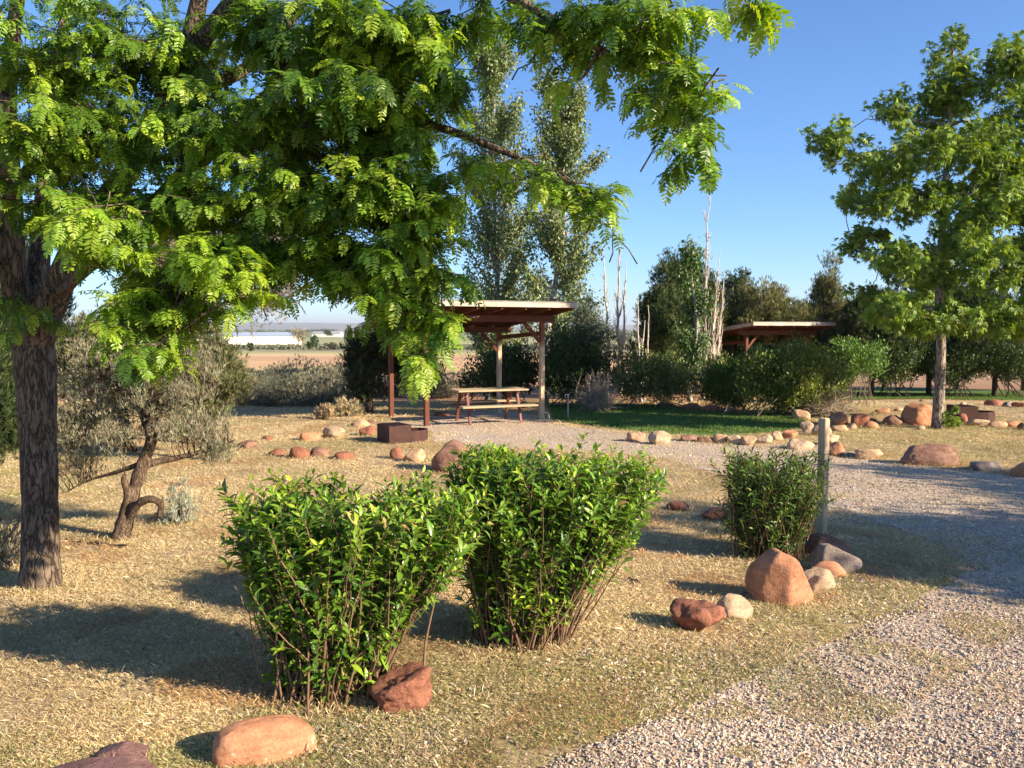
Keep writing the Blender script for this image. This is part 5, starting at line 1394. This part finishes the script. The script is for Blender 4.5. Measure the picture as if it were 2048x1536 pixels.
n = 1100000
x, y = scatter_xy(n, 2.9, 27)
ing = inpoly(x, y, drive_poly); 
edge = zone_noise(x * 1.0, y, 1.6) + .5 * zone_noise(x, y, 5.0, 3.3)
# blades thin out into the gravel edge instead of stopping on a line
dgr = inpoly(x - .45, y + .25, drive_poly) | inpoly(x + .0, y + .55, drive_poly)
deep = inpoly(x - .75, y + .4, drive_poly) & inpoly(x - .3, y + .6, drive_poly) & inpoly(x + .5, y - .3, drive_poly) & ing
keep = (~ing) | ((edge > .03) & ~deep & (rng.uniform(0, 1, n) < .6)) | ((edge > .52) & (rng.uniform(0, 1, n) < .25)) | (rng.uniform(0, 1, n) < .012)
keep &= ~inpoly(x, y, lawn_poly) & ~in_rocks(x, y, .8)
keep &= ~((~ing) & (edge < -.42) & (rng.uniform(0, 1, n) < .75))
x, y = x[keep], y[keep]; n = len(x)
gn = zone_noise(x, y, .45, 7.7) + .6 * zone_noise(x, y, 1.7, 2.2)
green = (rng.uniform(0, 1, n) < np.clip(.10 + gn * .9 + (x > .3) * .05, .02, .55))
C = pal([(.64, .50, .27), (.74, .60, .36), (.54, .39, .19), (.80, .69, .46), (.42, .28, .14), (.58, .47, .24)], n, .22)
C[green] = pal([(.22, .25, .07), (.30, .30, .10), (.34, .32, .13), (.17, .22, .06)], green.sum(), .2)
brown = zone_noise(x, y, 1.1, 9.1) > .25
C[brown & ~green] *= [.82, .70, .62]
C = C * np.clip(.97 + .30 * zone_noise(x, y, .7, 12.5) + .22 * zone_noise(x, y, 3.1, 3.5), .68, 1.2)[:, None]
up = rng.uniform(0, 1, n) ** 1.6 * 1.1
up = np.where(rng.uniform(0, 1, n) < .12, up + .9, up)
a_ = rng.uniform(0, 2 * pi, n)
d = np.stack([np.cos(a_), np.sin(a_), up + .03], 1)
L = rng.uniform(.009, .030, n) * (1 + .07 * y); long = rng.uniform(0, 1, n) < .03; L[long] *= 1.9
W = rng.uniform(.0011, .0024, n) * (1 + .09 * y)
Z = np.interp(y, TY, TZ) + rng.uniform(0, .012, n)
inst(ga, tv, tf, frames(d, rnd_dirs(n) * .5 + [0, 0, 1]), np.stack([x, y, Z], 1), C, np.stack([W, L, L], 1))
# taller tufts hugging rocks, posts and shrub feet
tx, ty = [], []
for (cx, cy, a, b) in ROCK_SPOTS:
    if cy > 19: continue
    k = int(140 * (a + b)); q = rng.uniform(0, 2 * pi, k); rr = rng.uniform(.85, 1.2, k)
    tx.append(cx + np.cos(q) * a * rr); ty.append(cy + np.sin(q) * b * rr)
for (px, py, rad, k) in ((655, 1385, .34, 900), (1035, 1278, .34, 800), (1535, 1112, .36, 600), (82, 1172, .24, 400), (1643, 1068, .1, 90), (240, 1078, .3, 400), (362, 1046, .3, 300), (1877, 856, .25, 200)):
    g = gnd(px, py); tx.append(g[0] + rng.normal(0, rad * .6, k)); ty.append(g[1] + rng.normal(0, rad * .6, k))
tx, ty = np.concatenate(tx), np.concatenate(ty); k = ~inpoly(tx, ty, lawn_poly) & ~in_rocks(tx, ty, .8); tx, ty = tx[k], ty[k]; n = len(tx)
C = pal([(.60, .46, .25), (.50, .38, .18), (.30, .32, .11), (.68, .56, .34)], n, .2)
a_ = rng.uniform(0, 2 * pi, n); d = np.stack([np.cos(a_), np.sin(a_), rng.uniform(.5, 2.6, n)], 1)
L = rng.uniform(.025, .075, n); W = rng.uniform(.0015, .0028, n) * (1 + .06 * ty)
inst(ga, tv, tf, frames(d, rnd_dirs(n) * .5 + [0, 0, 1]), np.stack([tx, ty, np.interp(ty, TY, TZ)], 1), C, np.stack([W, L, L], 1))
# fallen leaves and scraps under the shrubs
lx, ly = [], []
for (px, py, rad, k) in ((655, 1385, .55, 420), (1035, 1278, .6, 380), (1535, 1112, .6, 260), (82, 1172, .9, 420), (1565, 1200, .5, 120)):
    g = gnd(px, py); lx.append(g[0] + rng.normal(0, rad * .7, k)); ly.append(g[1] + rng.normal(0, rad * .6, k))
lx.append(rng.uniform(-3, 3.2, 900)); ly.append(rng.uniform(3.2, 10, 900))
lx, ly = np.concatenate(lx), np.concatenate(ly); n = len(lx)
inst(ga, *LO, frames(rnd_dirs(n) * [1, 1, .25], rnd_dirs(n) * .4 + [0, 0, 1]), np.stack([lx, ly, rng.uniform(.008, .022, n)], 1), pal([(.26, .16, .08), (.38, .26, .12), (.16, .10, .06), (.5, .38, .2)], n, .2), rng.uniform(.018, .045, n))
tag(ga.build('dry_grass', M['grass_blade'], smooth=False), 'short straw-coloured dry grass with green patches', None, None, 'stuff')

ga = Acc(); n = 60000
x = rng.uniform(0, 9, n); y = rng.uniform(17, 25, n); k = inpoly(x, y, lawn_poly); x, y = x[k], y[k]
x2 = rng.uniform(10, 20, 40000); y2 = rng.uniform(24, 32, 40000); k = inpoly(x2, y2, lawn2_poly); x, y = np.concatenate([x, x2[k]]), np.concatenate([y, y2[k]]); n = len(x)
a_ = rng.uniform(0, 2 * pi, n); d = np.stack([np.cos(a_), np.sin(a_), rng.uniform(.8, 3, n)], 1); L = rng.uniform(.03, .065, n)
inst(ga, tv, tf, frames(d), np.stack([x, y, np.interp(y, TY, TZ) + .005], 1), pal([(.10, .19, .035), (.15, .24, .05), (.08, .15, .03), (.22, .27, .08)], n), np.stack([L * .25, L, L], 1))
tag(ga.build('lawn_grass', M['grass_blade'], smooth=False), 'mown green lawn blades', None, None, 'stuff')

sa = Acc(); n = 300000
x, y = scatter_xy(n, 2.6, 20, 1.3)
ing = inpoly(x, y, drive_poly); e2 = zone_noise(x, y, 1.3, 5.5)
near_edge = inpoly(x + 1.3, y - .3, drive_poly) | inpoly(x + .7, y - .8, drive_poly)
keep = (ing & ((e2 > -.25) | (rng.uniform(0, 1, n) < .45))) | (near_edge & ~ing & (rng.uniform(0, 1, n) < np.clip(.28 + e2 * .9, .05, .6))) | (~ing & (x > -1.2) & (rng.uniform(0, 1, n) < .03))
keep &= ~in_rocks(x, y)
x, y = x[keep], y[keep]; n = len(x)
iv = np.array([(1, 0, 0), (-1, 0, 0), (0, 1, 0), (0, -1, 0), (0, 0, 1), (0, 0, -1)], float); if_ = np.array([[0, 2, 4], [2, 1, 4], [1, 3, 4], [3, 0, 4], [2, 0, 5], [1, 2, 5], [3, 1, 5], [0, 3, 5]])
SC = [(.56, .44, .32), (.64, .53, .40), (.48, .35, .25), (.38, .32, .27), (.68, .59, .47), (.36, .27, .23), (.60, .42, .30), (.30, .29, .30)]
vs = [iv * (1.1 + rng.normal(0, .14, (len(iv), 1))) * [1.05, .85, .65] + rng.normal(0, .16, (len(iv), 3)) for _ in range(6)]
kk = rng.integers(0, 6, n); a_ = rng.uniform(0, 2 * pi, n)
Mx = frames(np.stack([np.cos(a_), np.sin(a_), rng.normal(0, .25, n)], 1), rnd_dirs(n) * .45 + [0, 0, 1])
s_ = rng.uniform(.0040, .0092, n) * rng.choice([1, 1.5], n, p=[.9, .1]) * (1 + .03 * y); C = pal(SC, n, .18, [.22, .16, .18, .12, .07, .09, .1, .06]) * np.clip(.92 + .35 * zone_noise(x, y, .8, 4.4), .7, 1.1)[:, None]
P = np.stack([x, y, np.interp(y, TY, TZ) + s_ * .25 + rng.uniform(0, .008, n)], 1)
for i in range(6):
    k = kk == i; inst(sa, vs[i], if_, Mx[k], P[k], C[k], s_[k])
tag(sa.build('gravel_stones', M['stone'], smooth=False), 'loose pinkish and cream gravel stones', None, None, 'stuff')
print('stones', n)

# loose litter twigs in the grass: dead sticks by the twisted sagebrush and in the clearing
GT = 'dead sticks lying in the grass'
for i, (p0, p1, r, lab) in enumerate((((135, 1082), (255, 1100), .022, 'dark dead stick lying left of the twisted trunk'), ((1258, 1160), (1282, 1172), .012, 'short dark twig in the open grass between shrub and domed rock'),
        ((300, 1048), (350, 1030), .014, 'dead stick lying under the silvery sprig'), ((345, 1055), (372, 1010), .008, 'thin forked twig at the silvery sprig'))):
    a = gnd(*p0); b = gnd(*p1); mid = (a + b) / 2; ac = Acc()
    tube(ac, curve(a + [0, 0, r] - mid, b + [0, 0, r * 2] - mid, .12, 8, .04, .05), np.linspace(r, r * .4, 8), 6, (.14, .09, .06))
    for k in range(5):
        q = (a + (b - a) * rng.uniform(.2, .9)) - mid + [0, 0, r]; tube(ac, curve(q, q + rnd_dirs(1, 0, .6)[0] * .15, .15, 4, .05), np.linspace(r * .4, r * .12, 4), 4, (.17, .12, .08), cap=False)
    o = ac.build('dead_stick', M['stem']); o.location = tuple(map(float, mid)); tag(o, lab, 'stick', GT)

# ------------------------------------------------------------------ haze
bm = bmesh.new(); bmesh.ops.create_cube(bm, size=1)
me = bpy.data.meshes.new('haze'); bm.to_mesh(me); bm.free()
hz = bpy.data.objects.new('haze', me); col.objects.link(hz)
hz.scale = (46000, 34000, 200); hz.location = (0, 7000, 90)
m = bpy.data.materials.new('haze'); m.use_nodes = True; nt = m.node_tree
for n_ in list(nt.nodes): nt.nodes.remove(n_)
pv = nt.nodes.new('ShaderNodeVolumePrincipled'); pv.inputs['Color'].default_value = (.86, .90, .97, 1); pv.inputs['Density'].default_value = HAZE; pv.inputs['Anisotropy'].default_value = .2
ou = nt.nodes.new('ShaderNodeOutputMaterial'); nt.links.new(pv.outputs[0], ou.inputs['Volume']); me.materials.append(m)
tag(hz, 'thin bluish haze over the far valley', None, None, 'stuff')
